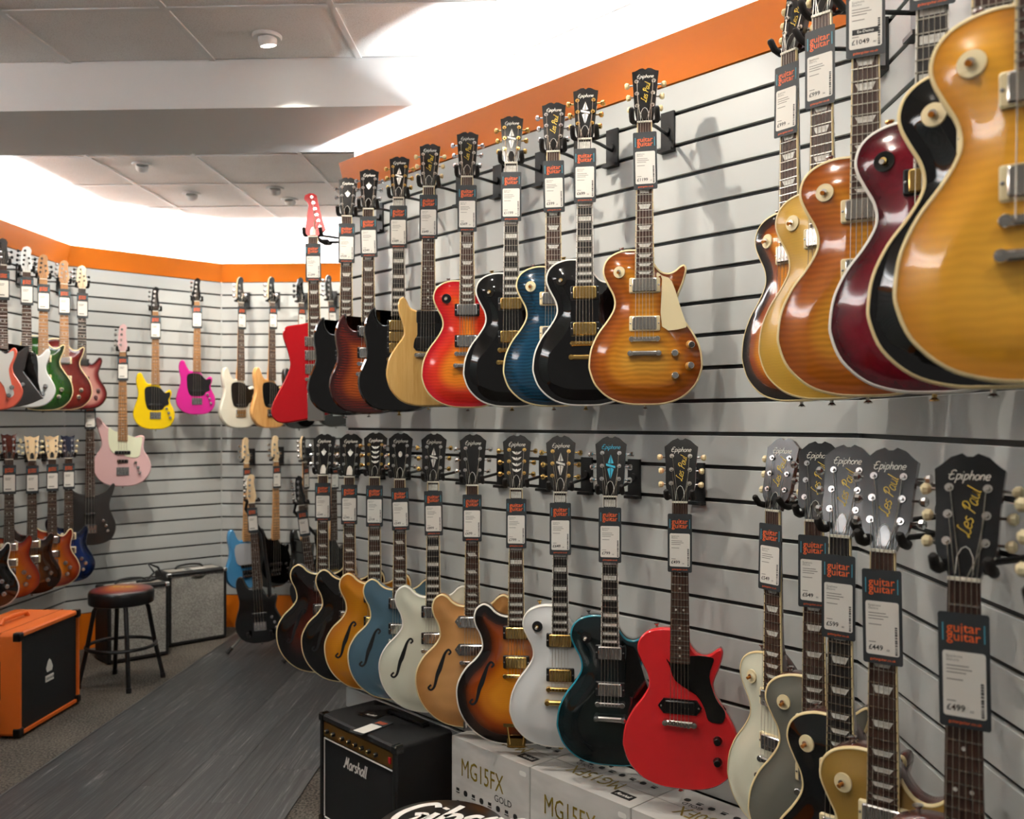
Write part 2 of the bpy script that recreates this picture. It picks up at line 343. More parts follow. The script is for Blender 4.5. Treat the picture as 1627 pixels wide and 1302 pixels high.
# ceiling downlights: trim ring, gimbal eyeball, lens and the lamp itself
LENS = mat('lamp_lens', '#fff6e8', .4, emit=14.0)
def downlight(x, y, tx, ty, tz, label, power=1., ang=75):
    t = thing('ceiling_spotlight', label, 'spotlight', (x, y, CEIL - .0), group='gimbal spotlights in the ceiling')
    obj('trim_ring', MB().lathe([(.036, .002), (.036, -.006), (.052, -.008), (.056, -.003), (.056, .004)], n=24, axis='z').mesh('trim_ring', BAR), t)
    dv = (Vector((tx, ty, tz)) - Vector((x, y, CEIL))).normalized(); q = dv.to_track_quat('-Z', 'Y').to_euler()
    obj('eyeball', MB().lathe([(.034, .0), (.036, -.012), (.033, -.03), (.03, -.034), (.028, -.03), (.026, -.02)], n=20, axis='z').mesh('eyeball', BAR), t, (0, 0, 0), q)
    obj('lens', MB().lathe([(.001, -.031), (.0265, -.031), (.0265, -.034), (.001, -.034)][::-1], n=20, axis='z').mesh('lens', LENS), t, (0, 0, 0), q)
    ld = bpy.data.lights.new('spot_lamp', 'SPOT'); ld.energy = SPOT_W * power; ld.spot_size = R(ang); ld.spot_blend = .7; ld.shadow_soft_size = .014; ld.color = (1, .91, .79)
    lo = bpy.data.objects.new('spot_lamp', ld); C.objects.link(lo); lo.parent = t; lo.location = dv * .042; lo.rotation_euler = q
downlight(-1.076, 3.416, -.75, 3.95, .4, 'white recessed spotlight in the near ceiling, in front of the bulkhead', 1.3, 95)
downlight(-2.33, 5.10, -2.95, 6.3, 1.6, 'white gimbal spotlight in the far ceiling, leftmost of the four', 1.5, 85)
downlight(-2.31, 5.77, -2.3, 6.9, 1.6, 'white gimbal spotlight in the far ceiling, just right of the leftmost one', .9, 85)
downlight(-1.73, 5.66, -2.0, 6.85, 1.6, 'unlit-looking white gimbal spotlight facing the back wall', .9, 85)
downlight(-1.72, 5.95, -1.5, 6.9, 1.7, 'brightly lit gimbal spotlight nearest the red pointed guitar headstock', .9, 85)
downlight(-2.30, 4.75, -3.1, 5.2, 1.5, 'ceiling spotlight aimed at the left wall guitars', 1.6, 85)
downlight(-.31, 2.43, .45, 2.85, 1.5, 'ceiling spotlight above the camera side of the angled wall', 1.0, 95)
downlight(-.62, 1.55, .6, 2.2, 1.3, 'ceiling spotlight aimed at the corner of the slat walls', .9, 90)
downlight(-.25, .75, .7, 1.4, 1.5, 'ceiling spotlight aimed at the nearest right wall', .75, 95)
downlight(-1.45, 2.6, -.3, 3.4, 1.3, 'ceiling spotlight aimed at the middle of the angled wall', 1.2, 85)
# ---------------------------------------------------------------- guitars
def mir(p): return p + [(-x, z) for x, z in reversed(p) if x != 0 or True]
OUT = {
 'LP': [(0,0),(-55,3),(-105,20),(-145,57),(-163,100),(-165,128),(-158,170),(-138,213),(-112,248),(-94,278),(-89,300),(-94,325),(-108,352),(-120,378),(-123,400),(-115,425),(-95,444),(-65,455),(-36,457),(-10,452),(20,425),(30,410),(38,399),(50,389),(68,385),(85,391),(100,403),(111,408),(118,402),(119,388),(110,355),(98,325),(93,302),(98,275),(115,245),(140,208),(158,170),(165,128),(163,100),(145,57),(105,20),(55,3)],
 'ES': [(0,0),(-60,3),(-115,20),(-165,60),(-195,110),(-206,165),(-200,210),(-175,255),(-140,290),(-121,318),(-118,340),(-125,370),(-140,400),(-146,430),(-138,458),(-120,473),(-105,475),(-88,466),(-72,450),(-50,438),(-20,434),(20,434),(50,438),(72,450),(88,466),(105,475),(120,473),(138,458),(146,430),(140,400),(125,370),(118,340),(121,318),(140,290),(175,255),(200,210),(206,165),(195,110),(165,60),(115,20),(60,3)],
 'SG': [(0,0),(-55,3),(-105,18),(-142,55),(-160,105),(-156,150),(-140,190),(-128,225),(-130,265),(-137,310),(-136,340),(-125,375),(-108,402),(-95,411),(-90,402),(-88,380),(-78,358),(-60,345),(-40,345),(-15,352),(15,352),(40,340),(58,332),(75,340),(90,358),(102,385),(108,395),(118,388),(128,360),(134,320),(132,270),(128,225),(142,190),(157,150),(161,105),(143,55),(105,18),(55,3)],
 'DC': [(0,0),(-55,3),(-102,20),(-140,60),(-156,105),(-157,135),(-148,180),(-122,225),(-98,258),(-92,278),(-97,310),(-111,350),(-115,382),(-108,404),(-95,411),(-84,400),(-74,378),(-55,364),(-25,357),(25,357),(55,364),(74,378),(84,400),(95,411),(108,404),(115,382),(111,350),(97,310),(92,278),(98,258),(122,225),(148,180),(157,135),(156,105),(140,60),(102,20),(55,3)],
 'FB': [(-145,0),(-185,18),(-198,58),(-180,110),(-140,185),(-115,240),(-112,275),(-122,320),(-138,370),(-141,400),(-128,425),(-105,432),(-60,438),(-20,445),(20,442),(60,430),(85,432),(105,455),(122,474),(135,468),(138,440),(128,395),(112,350),(108,310),(120,250),(140,180),(150,120),(140,70),(110,48),(50,35),(-50,12)],
 'BASS': [(0,0),(-60,3),(-115,25),(-155,75),(-164,130),(-150,190),(-133,240),(-128,290),(-138,345),(-143,390),(-135,430),(-118,446),(-100,440),(-88,415),(-75,385),(-55,362),(-20,364),(20,360),(45,318),(60,290),(75,296),(90,310),(105,315),(117,305),(120,285),(112,255),(108,225),(118,195),(135,160),(143,120),(138,75),(110,28),(60,4)],
 'PRS': [(0,0),(-60,4),(-110,22),(-148,62),(-163,110),(-155,160),(-132,205),(-113,245),(-110,285),(-120,330),(-132,370),(-130,400),(-115,420),(-100,415),(-88,390),(-70,368),(-45,355),(-15,350),(15,348),(45,325),(62,322),(78,335),(92,355),(104,362),(116,352),(118,325),(110,285),(106,250),(118,212),(145,165),(160,112),(148,62),(110,22),(60,4)],
 'STRAT': [(0,0),(-55,3),(-105,20),(-145,60),(-160,110),(-150,160),(-128,205),(-112,250),(-116,300),(-132,345),(-143,385),(-138,412),(-122,420),(-105,405),(-85,380),(-60,362),(-20,352),(20,345),(45,318),(60,308),(78,318),(95,340),(108,352),(122,345),(126,322),(116,285),(104,245),(112,205),(138,160),(155,110),(142,60),(105,20),(55,3)],
 'ANG': [(-60,0),(-165,50),(-172,68),(-110,200),(-112,215),(-152,375),(-146,398),(-110,405),(-30,335),(30,325),(70,312),(126,352),(134,345),(126,300),(110,215),(112,195),(198,68),(196,48),(90,4)],
 'REV': [(0,0),(-70,6),(-125,35),(-158,90),(-160,140),(-140,185),(-118,220),(-115,255),(-128,300),(-140,345),(-143,380),(-135,392),(-120,385),(-95,350),(-65,325),(-20,300),(20,292),(50,278),(75,282),(95,288),(113,285),(122,270),(115,235),(118,200),(140,165),(155,120),(150,75),(118,30),(65,5)],
 'WAR': [(0,0),(-70,8),(-120,35),(-140,80),(-138,120),(-118,170),(-105,220),(-118,280),(-140,335),(-148,365),(-138,372),(-115,340),(-85,310),(-55,295),(-20,288),(20,285),(50,288),(85,305),(112,335),(128,350),(138,340),(130,305),(112,255),(108,210),(125,165),(142,120),(140,75),(118,32),(70,8)],
}
OUT['REV'] = [(x * 1.17, z * 1.22) for x, z in OUT['REV']]; OUT['WAR'] = [(x * 1.12, z * 1.18) for x, z in OUT['WAR']]
KIND = {  # nut height, scale, body thickness, carve, fret count, nut width, heel width, fretboard lift
 'LP': dict(L=.82, sc=.628, T=.05, cv=.012, nf=22), 'ES': dict(L=.865, sc=.628, T=.044, cv=.010, nf=22), 'SG': dict(L=.833, sc=.628, T=.034, cv=0, nf=22),
 'DC': dict(L=.82, sc=.628, T=.042, cv=0, nf=22), 'JR': dict(L=.82, sc=.628, T=.044, cv=0, nf=22, out='LP'), 'FB': dict(L=.82, sc=.628, T=.036, cv=0, nf=22),
 'BASS': dict(L=.93, sc=.81, T=.042, cv=0, nf=21), 'PRS': dict(L=.80, sc=.635, T=.044, cv=.008, nf=24), 'STRAT': dict(L=.80, sc=.648, T=.042, cv=0, nf=22),
 'AX': dict(L=.80, sc=.648, T=.044, cv=.004, nf=22, out='LP'), 'ANG': dict(L=.80, sc=.648, T=.042, cv=0, nf=22), 'REV': dict(L=.926, sc=.81, T=.042, cv=0, nf=24, out='REV'), 'WAR': dict(L=.98, sc=.86, T=.042, cv=.004, nf=24),
}
def outline(kind):
    return cached(('out', kind), lambda: [(x / 1000, z / 1000) for x, z in crom(OUT[KIND[kind].get('out', kind)], 4)])
def norms(P):
    n = len(P); o = []
    A = sum(P[i][0] * P[(i + 1) % n][1] - P[(i + 1) % n][0] * P[i][1] for i in range(n)); sg = 1 if A > 0 else -1
    for i in range(n):
        a, b = P[i - 1], P[(i + 1) % n]; dx, dz = b[0] - a[0], b[1] - a[1]; l = math.hypot(dx, dz) or 1
        o.append((sg * dz / l, -sg * dx / l))
    return o
def cap_data(kind):
    """triangulated front of a body with inner points, and each point's distance to the edge"""
    def mk():
        P = outline(kind); r = .004 if KIND[kind]['cv'] or kind in ('JR',) else (.008 if kind == 'SG' else .006); N = norms(P)
        Q = [(p[0] - n[0] * r, p[1] - n[1] * r) for p, n in zip(P, N)]
        A = np.array(Q); B = np.roll(A, -1, 0)
        xs = np.arange(-.21, .21, .011); zs = np.arange(-.005, .49, .011); G = np.array([(x + (.0055 if j % 2 else 0), z) for j, z in enumerate(zs) for x in xs])
        def dist(G):
            AB = B - A; t = np.clip(((G[:, None] - A) * AB).sum(2) / (AB ** 2).sum(1), 0, 1)
            return np.sqrt((((A + t[..., None] * AB) - G[:, None]) ** 2).sum(2)).min(1)
        ins = np.zeros(len(G), bool)
        for (x0, z0), (x1, z1) in zip(A, B):
            c = ((z0 > G[:, 1]) != (z1 > G[:, 1])) & (G[:, 0] < (x1 - x0) * (G[:, 1] - z0) / ((z1 - z0) or 1e-9) + x0); ins ^= c
        G = G[ins]; d = dist(G); G = G[d > .006]
        V = [Vector(q) for q in Q] + [Vector(g) for g in G]; n = len(Q)
        res = delaunay_2d_cdt(V, [(i, (i + 1) % n) for i in range(n)], [], 1, 1e-6)
        v = np.array([(a.x, a.y) for a in res[0]]); return Q, r, v, [tuple(f) for f in res[2]], dist(v)
    return cached(('cap', kind), mk)
def surf(kind, x, z):
    """height and tilt of the carved top at a point, so that controls sit on it"""
    K = KIND[kind]; T, cv = K['T'] / 2, K['cv']
    if not cv: return -T, (0, 0, 0)
    v, d = cap_data(kind)[2], cap_data(kind)[4]
    def y(a, b):
        w = 1 / (((v - np.array((a, b))) ** 2).sum(1) + 1e-5) ** 2; q = float((d * w).sum() / w.sum()); q = min(q / .06, 1); return -T - cv * q * q * (3 - 2 * q)
    e = .008; gx, gz = (y(x + e, z) - y(x - e, z)) / (2 * e), (y(x, z + e) - y(x, z - e)) / (2 * e)
    return y(x, z), (math.atan(gz), 0, -math.atan(-gx))
def body_mesh(kind, top, side):
    def mk():
        K = KIND[kind]; P = outline(kind); Q, r, v, tri, d = cap_data(kind); n = len(P); T = K['T'] / 2; cv = K['cv']; me = bpy.data.meshes.new('body')
        h = np.clip(d / .06, 0, 1); h = h * h * (3 - 2 * h)
        vs = [(x, -T, z) for x, z in Q] + [(x, -T + r, z) for x, z in P] + [(x, T - r, z) for x, z in P] + [(x, T, z) for x, z in Q]
        fs = []; mi = []
        N = norms(P); sg = 1
        A = sum(P[i][0] * P[(i + 1) % n][1] - P[(i + 1) % n][0] * P[i][1] for i in range(n)); flip = A < 0
        for k in range(3):
            for i in range(n):
                j = (i + 1) % n; f = (k * n + i, (k + 1) * n + i, (k + 1) * n + j, k * n + j); fs.append(f[::-1] if flip else f); mi.append(1 if k or cv else (0 if kind in ('SG', 'BASS', 'STRAT', 'ANG', 'REV', 'WAR', 'DC', 'FB') else 1))
        bk = tuple(range(3 * n, 4 * n)); fs.append(bk if flip else bk[::-1]); mi.append(1)
        o = len(vs); vs += [(float(a[0]), float(-T - cv * q), float(a[1])) for a, q in zip(v, h)]
        for t in tri:
            a, b, c = (v[i] for i in t); ar = (b[0] - a[0]) * (c[1] - a[1]) - (c[0] - a[0]) * (b[1] - a[1])
            t = t if ar > 0 else t[::-1]; fs.append(tuple(i + o for i in t)); mi.append(0)
        me.from_pydata(vs, [], fs); me.materials.append(top); me.materials.append(side); me.polygons.foreach_set('material_index', mi)
        at_ = me.attributes.new('edge', 'FLOAT', 'POINT'); at_.data.foreach_set('value', [0.] * o + [float(x) for x in d])
        me.polygons.foreach_set('use_smooth', [True] * len(fs)); me.update(); me.set_sharp_from_angle(angle=R(50)); return me
    return cached(('body', kind, top.name, side.name), mk)
def binding_mesh(kind, mt, w=.0006, dp=.005):
    def mk():
        P = outline(kind); N = norms(P); T = KIND[kind]['T'] / 2; n = len(P); vs = []
        for p, q in zip(P, N):
            for off, y in ((-.004 - w, -T - .0012), (-.0025, -T - .0010), (.0005, -T + .002), (.0006, -T + dp)): vs.append((p[0] + q[0] * off, y, p[1] + q[1] * off))
        fs = []
        for i in range(n):
            j = (i + 1) % n
            for k in range(3): fs.append((i * 4 + k, j * 4 + k, j * 4 + k + 1, i * 4 + k + 1))
        m = MB(); m.add(vs, fs); return m.mesh('binding', mt)
    return cached(('bind', kind, mt.name, w), mk)
def fret_z(L, sc, i): return L - sc * (1 - 2 ** (-i / 12))
HEAD = {
 'epi': [(-21,0),(-25,14),(-39,34),(-42,50),(-43,100),(-48,160),(-40,166),(-26,179),(-11,185),(-4,180),(4,180),(11,185),(26,179),(40,166),(48,160),(43,100),(42,50),(39,34),(25,14),(21,0)],
 'open': [(-21,0),(-24,12),(-30,40),(-34,100),(-39,166),(-30,168),(-16,176),(-7,177),(0,172),(7,177),(16,176),(30,168),(39,166),(34,100),(30,40),(24,12),(21,0)],
 'bass': [(-19,0),(-22,18),(-31,42),(-29,90),(-25,140),(-18,175),(0,192),(18,187),(27,168),(20,142),(22,100),(28,60),(31,36),(22,14),(19,0)],
 'mm': [(-20,0),(-23,16),(-33,36),(-30,80),(-28,115),(-18,142),(0,152),(18,146),(26,128),(22,105),(26,70),(31,40),(23,16),(20,0)],
 'prs': [(-21,0),(-27,20),(-33,55),(-36,105),(-42,150),(-26,141),(-8,147),(10,137),(24,142),(40,150),(34,105),(33,55),(27,20),(21,0)],
 'fb': [(-20,0),(-33,16),(-34,40),(-27,100),(-22,150),(-30,168),(-42,182),(-38,200),(-18,210),(0,208),(14,198),(22,160),(38,90),(55,38),(50,30),(32,16),(20,0)],
}
TUN = {'epi': [(s * 26, z, s) for z in (52, 92, 132) for s in (-1, 1)], 'open': [(s * (22 + i * 1.5), z, s) for i, z in enumerate((52, 92, 132)) for s in (-1, 1)],
       'bass': [(-14 + i * 3, 45 + i * 36, -1) for i in range(4)], 'bass31': [(-16 + i * 3, 45 + i * 40, -1) for i in range(3)] + [(14, 60, 1)],
       'mm': [(-17 + i * 3, 40 + i * 28, -1) for i in range(4)] + [(14, 50, 1), (12, 80, 1)], 'prs': [(s * 22, z, s) for z in (45, 80, 115) for s in (-1, 1)],
       'fb': [(30 - i * 7.6, 45 + i * 29, 2) for i in range(6)]}
def head_mesh(h, face, side):
    return cached(('head', h, face.name, side.name), lambda: MB().prism([(x / 1000, z / 1000) for x, z in HEAD[h]], 0, .014, 0, 1).mesh('headstock', [face, side], False))
def tuner_mesh(s, edge, mt, bt, big):
    def mk():
        m = MB(); k = 1.35 if big else 1.
        m.lathe([(.0002, -.009), (.003, -.009), (.0035, -.003), (.0065 * k, -.003), (.0068 * k, .0)], n=12, mi=0)
        if abs(s) == 1:
            m.tube([(0, .018, 0), (s * (edge + .008), .018, 0)], .0026, 6); x0 = s * (edge + .007)
            m.tube([(x0, .018, 0), (x0 + s * .004, .018, 0), (x0 + s * .011 * k, .018, 0), (x0 + s * .015 * k, .018, 0)], [.0045, .0085 * k, .0095 * k, .0055], 8, 1)
            m.box((0, .018, 0), (.014, .008, .016))
        return m.mesh('tuner', [mt, bt])
    return cached(('tuner', s, round(edge, 4), mt.name, bt.name, big), mk)
def poly_mesh(key, poly, y0, y1, mt):
    return cached(('poly', key, mt.name, round(y0, 4)), lambda: MB().prism(poly, y0, y1).mesh('plate', mt, False))
def inlay_poly(kind, w, h):
    if kind == 'trap': return [(-w * .36, h * .5), (w * .36, h * .5), (w * .24, -h * .5), (-w * .24, -h * .5)]
    if kind == 'para': return [(-w * .38, h * .4), (w * .18, h * .5), (w * .36, -h * .4), (-w * .18, -h * .5)]
    return [(-w * .38, h * .5), (w * .38, h * .5), (w * .38, -h * .5), (-w * .38, -h * .5)]
def pickup(parent, z, y, kind, metal, ring, x=0., w=.070):
    if kind == 'hum':
        p = obj('pickup', cached(('pring', ring.name), lambda: MB().rbox((0, 0, 0), (.089, .010, .044), .004).mesh('pickup_ring', ring)), parent, (x, y, z))
        def cov():
            m = MB(); m.rbox((0, -.007, 0), (.0705, .012, .0385), .004)
            for i in range(6): m.lathe([(.0001, -.0142), (.0022, -.0142), (.0025, -.012)], (-.0255 + .0102 * i, 0, -.009), 8)
            return m.mesh('cover', metal)
        obj('cover', cached(('pcov', metal.name), cov), p)
        def scr():
            m = MB()
            for a in (-1, 1): m.lathe([(.0001, -.0065), (.0025, -.006), (.003, -.0045)], (a * .0405, 0, 0), 8)
            return m.mesh('screws', CHROME)
        obj('screws', cached(('pscr', metal.name), scr), p)
    elif kind == 'dog':
        def dg():
            m = MB(); m.prism([(-.062, 0), (-.047, .021), (.047, .021), (.062, 0), (.047, -.021), (-.047, -.021)], -.006, .004); m.rbox((0, -.008, 0), (.085, .012, .036), .005)
            return m.mesh('pickup', BLK if metal.name != 'chrome' else CHROME)
        p = obj('pickup', cached(('dog', metal.name), dg), parent, (x, y, z))
        def po():
            m = MB()
            for i in range(6): m.lathe([(.0001, -.016), (.002, -.016), (.0024, -.013)], (-.0255 + .0102 * i, 0, 0), 8)
            for a in (-1, 1): m.lathe([(.0001, -.0085), (.003, -.008), (.0035, -.006)], (a * .053, 0, 0), 8)
            return m.mesh('pole_screws', NICKEL)
        obj('pole_screws', cached(('dogp',), po), p)
    elif kind == 'soap':
        p = obj('pickup', cached(('soap',), lambda: MB().rbox((0, -.004, 0), (.086, .014, .045), .004).mesh('pickup', BLK)), parent, (x, y, z))
    elif kind == 'single':
        p = obj('pickup', cached(('single', ring.name), lambda: MB().rbox((0, -.004, 0), (.078, .014, .02), .009).mesh('pickup', ring)), parent, (x, y, z))
    elif kind == 'jb':
        p = obj('pickup', cached(('jb', w), lambda: MB().rbox((0, -.004, 0), (w, .016, .022), .006).mesh('pickup', BLK)), parent, (x, y, z))
    return p
def knob_mesh(mt, tip):
    def mk():
        m = MB(); m.lathe([(.0001, -.0175), (.0085, -.0175), (.0095, -.0165)], n=16, mi=1); m.lathe([(.0095, -.0165), (.0115, -.006), (.0128, .0), (.0128, .004)], n=16); return m.mesh('knob', [mt, tip])
    return cached(('knob', mt.name, tip.name), mk)
KAMB = mat('amber_knob', '#b98a45', .25, coat=.5)
def f_hole():  # flat dark strip on the top, no opening; the hole's inner shade is its colour
    def mk():
        m = MB(); cx, cz = -.117, .21
        path = crom([(-.030, -.055), (-.040, -.066), (-.030, -.073), (-.018, -.060), (-.008, -.02), (.0, .0), (.010, .03), (.020, .058), (.032, .071), (.040, .062), (.032, .053)], 4, False); vs = []
        for i, (a, b) in enumerate(path):
            a1, b1 = path[min(i + 1, len(path) - 1)]; a0, b0 = path[max(i - 1, 0)]; l = math.hypot(a1 - a0, b1 - b0); t = i / (len(path) - 1)
            w = .0035 + .0045 * math.exp(-((t - .5) / .16) ** 2); nx, nz = -(b1 - b0) / l * w, (a1 - a0) / l * w
            vs += [(cx + a + nx, 0, cz + b + nz), (cx + a - nx, 0, cz + b - nz)]
        m.add(vs, [(2 * i, 2 * i + 1, 2 * i + 3, 2 * i + 2) for i in range(len(path) - 1)]); return m.mesh('f_hole', HOLESHADE, False)
    return cached(('fh',), mk)
ORN = {}
def head_ornament(kind, mt):
    def mk():
        m = MB()
        if kind == 'diamond':
            for s in (-1, 1):
                m.prism([(s * .001, .099), (s * .001, .120), (s * .0, .128), (s * .009, .101)], -.0006, 0); m.prism([(s * .001, .087), (s * .010, .083), (s * .001, .052)], -.0006, 0)
            m.prism([(-.014, .1), (.014, .092), (.014, .085), (-.014, .093)], -.0006, 0)
        elif kind == 'crown':
            m.prism([(0, .085), (-.006, .092), (-.012, .105), (-.007, .106), (-.006, .113), (-.003, .108), (0, .119), (.003, .108), (.006, .113), (.007, .106), (.012, .105), (.006, .092)], -.0006, 0)
        elif kind == 'vine':
            for z in (.055, .075, .095, .115):
                for s in (-1, 1): m.prism([(0, z), (s * .006, z + .010), (s * .017, z + .013), (s * .010, z + .004)], -.0006, 0)
                m.prism([(0, z + .002), (-.004, z + .007), (0, z + .012), (.004, z + .007)], -.0006, 0)
        elif kind == 'oval':
            m.lathe([(.0001, -.0006), (.0075, -.0006), (.0075, 0)], (0, 0, .098), 16); m.v = [(x, y, .098 + (z - .098) * 1.6) for x, y, z in m.v]
        return m.mesh('head_inlay', mt, False)
    return cached(('orn', kind, mt.name), mk)
HBLK = mat('headstock_black', '#070708', .24, coat=.25)
GOLDINK = mat('gold_ink', '#d9b63a', .4); LOGOW = mat('pearl_logo', '#dedbd0', .35)

def guitar(kind, nut, phi, top, label, sd, side=MAHOG, bind=None, fbm=ROSE, inlay='trap', head='epi', hface=HBLK, hside=None, metal=NICKEL, button=None, neckm=None,
           orn=None, sig=False, logo='Epiphone', logom=LOGOW, pick=('hum', 'hum'), ring=CREAM, guard=None, knobs='lp', knobm=KAMB, sw=CREAM, tail='tom', roll=0., lean=0., s=1., price=None,
           tagdz=.03, tagroll=0., hang=None, group=None, far=False, bigt=False, truss=BLKG, fbind=None, knobtip=CHROME):
    K = KIND[kind]; L, sc, T, cv, nf = K['L'], K['sc'], K['T'] / 2, K['cv'], K['nf']; bass = kind in ('BASS', 'REV', 'WAR')
    yT = -T - cv; yF = yT - (.010 if cv else .009)                     # top surface and fretboard face
    rot = Euler((0, 0, -R(phi)), 'XYZ').to_matrix() @ Matrix.Rotation(R(roll), 3, 'Y') @ Matrix.Rotation(R(lean), 3, 'X')
    loc = Vector(nut) - rot @ (Vector((0, yF, L)) * s)
    g = thing('bass_guitar' if bass else ('semi_hollow_guitar' if kind == 'ES' else 'electric_guitar'), label, 'bass' if bass else 'guitar', loc, rot.to_euler(), group); g.scale = (s, s, s)
    hside = hside or side; button = button or metal; neckm = neckm or (side if not bass else MAPLE)
    obj('body', body_mesh(kind, top, side), g)
    if bind: obj('binding', binding_mesh(kind, bind), g)
    # neck, fretboard, frets, inlays, nut
    wn, wh = (.0215, .028) if not bass else (.020, .031)
    ze = fret_z(L, sc, nf + .6); zj = ze + .01
    def neck():
        m = MB(); secs = [(L + .004, wn * .98, .020), (L - .05, wn, .021), (L - .25, wn + (wh - wn) * .5, .023), (ze + .13, wh * .93, .027), (ze + .06, wh, .05), (ze + .0005, wh, .05)]; n = 9; vs = []
        for z, w, dpt in secs:
            for i in range(n):
                a = math.pi * i / (n - 1); vs.append((-w * math.cos(a), yF + .0055 + (dpt - .005) * math.sin(a) ** .8, z))
        fs = [(i * n + k, i * n + k + 1, (i + 1) * n + k + 1, (i + 1) * n + k) for i in range(len(secs) - 1) for k in range(n - 1)]
        fs += [tuple(range(n)), tuple(reversed(range((len(secs) - 1) * n, len(secs) * n)))] + [((i + 1) * n, (i + 1) * n + n - 1, i * n + n - 1, i * n) for i in range(len(secs) - 1)]
        m.add(vs, fs); return m.mesh('neck', neckm)
    obj('neck', cached(('neck', kind, neckm.name), neck), g)
    def fbw(z): return wn + (wh - wn) * (L - z) / (L - ze)
    obj('fretboard', cached(('fb', kind, fbm.name), lambda: MB().prism([(-wn, L), (wn, L), (wh, ze), (-wh, ze)], yF, yF + .006).mesh('fretboard', fbm, False)), g)
    if fbind:
        def fbb():
            m = MB()
            for a in (-1, 1): m.prism([(a * wn * 1.0, L), (a * (wn - .0022), L), (a * (wh - .0022), ze), (a * wh * 1.0, ze)], yF - .0004, yF + .0055); m.v = [(x + (a * .0003 if abs(x) > wn * .95 else 0), y, z) for x, y, z in m.v]
            return m.mesh('fretboard_binding', fbind, False)
        obj('fretboard_binding', cached(('fbb', kind, fbind.name), fbb), g)
    def frets():
        m = MB()
        for i in range(1, nf + 1): z = fret_z(L, sc, i); m.box((0, yF - .0006, z), (fbw(z) * 2 - .001, .0016, .0026 if not far else .004))
        return m.mesh('frets', FRETM, False)
    obj('frets', cached(('frets', kind, far), frets), g, kind='stuff')
    if inlay:
        marks = [3, 5, 7, 9, 12, 15, 17, 19, 21]
        if inlay in ('block1', 'blockv'): marks = [1] + marks
        ipm = PEARL if inlay != 'bdot' else BLK
        for i in marks:
            if i > nf: continue
            zm = (fret_z(L, sc, i) + fret_z(L, sc, i - 1)) / 2; hh = (fret_z(L, sc, i - 1) - fret_z(L, sc, i)) * .62; ww = fbw(zm) * 2
            if inlay in ('dot', 'bdot'):
                def dm(i=i): 
                    m = MB()
                    for dx in ((-.011, .011) if i == 12 else (0,)): m.lathe([(.0001, -.0006), (.0032, -.0006), (.0032, .0)], (dx, 0, 0), 10)
                    return m.mesh('inlay', ipm, False)
                obj('inlay', cached(('dot', i == 12, ipm.name), dm), g, (0, yF, zm))
            else:
                kd = 'trap' if inlay == 'trap' else ('para' if inlay == 'para' else 'block')
                obj('inlay', cached(('inl', kd, kind, i), lambda: MB().prism(inlay_poly(kd, ww, hh), -.0005, 0).mesh('inlay', PEARL, False)), g, (0, yF, zm))
    obj('nut', cached(('nut', wn), lambda: MB().box((0, -.002 + .004, .0025), (wn * 2, .011, .005)).mesh('nut', BONE, False)), g, (0, yF, L))
    # headstock with its tuners, lettering and truss rod cover
    ht = {'bass31': 'bass'}.get(head, head)
    flat = ht in ('bass', 'mm')
    hd = obj('headstock', head_mesh(ht, hface, hside), g, (0, yF + (.004 if flat else .003), L + .004), (R(-3 if flat else -14), 0, 0))
    hp = HEAD[ht]; sp = .0095 if bass else .0072; ns = 4 if bass else 6; posts = TUN[head]
    for (tx, tz, sg) in posts:
        wx = max(abs(x) for x, z in hp if abs(z - tz) < 36) if abs(sg) == 1 else 0
        sgn = -1 if sg == -1 else (1 if sg == 1 else 2); edge = max(wx / 1000 - abs(tx) / 1000, .004)
        obj('tuner', tuner_mesh(sgn, edge, metal, button, bass or bigt), hd, (tx / 1000, 0, tz / 1000))
    if truss: obj('truss_cover', poly_mesh(('truss', truss.name), [(-.011, .006), (.011, .006), (.010, .03), (.005, .041), (0, .044), (-.005, .041), (-.010, .03)], -.0016, 0, truss), hd)
    if truss and not far:
        o = MB(); tp = [(-.0118, .005), (-.0108, .03), (-.0055, .042), (0, .0455), (.0055, .042), (.0108, .03), (.0118, .005)]
        obj('cover_rim', cached(('trim',), lambda: MB().tube([(x, -.001, z) for x, z in tp], .0007, 4).mesh('cover_rim', BINDW)), hd)
    if logo and not far: obj('maker_logo', script_mesh(logo, .056 if ht == 'epi' else .048, logom, .16, .25, .0), hd, (0, -.0006, .152 if ht == 'epi' else .150))
    if orn: obj('head_inlay', head_ornament(orn, logom if orn == 'diamond' and logom is not LOGOW else PEARL), hd, (0, -.0004, 0))
    if sig: obj('signature', script_mesh('Les Paul', .072 if ht == 'epi' else .064, GOLDINK, .13, .35), hd, (.001, -.0008, .096), (0, R(-80), 0))
    # strings
    zb = L - sc; yb = yF - .012
    def strs():
        m = MB()
        for i in range(ns):
            x = (i - (ns - 1) / 2); xn, xb = x * sp * (1. if not bass else 1.), x * (.0104 if not bass else .019)
            m.tube([(xn, yF - .0042, L + .002), (xb, yb, zb)], [.0007 - .00005 * i + (.0004 if bass else 0)] * 2, 4, cap=False)
            pt = sorted(posts, key=lambda q: (q[0] if abs(posts[0][2]) == 1 and ht in ('epi', 'open', 'prs') else 0, q[1]))[min(i, len(posts) - 1)]
            a = R(3 if flat else 14); tz = pt[1] / 1000; tx = pt[0] / 1000 * .93
            m.tube([(xn, yF - .0042, L + .002), (tx, yF + .003 + tz * math.sin(a) - .006, L + .004 + tz * math.cos(a))], .0006, 4, cap=False)
        return m.mesh('strings', STRM, False)
    obj('strings', cached(('str', kind, head), strs), g, kind='stuff')
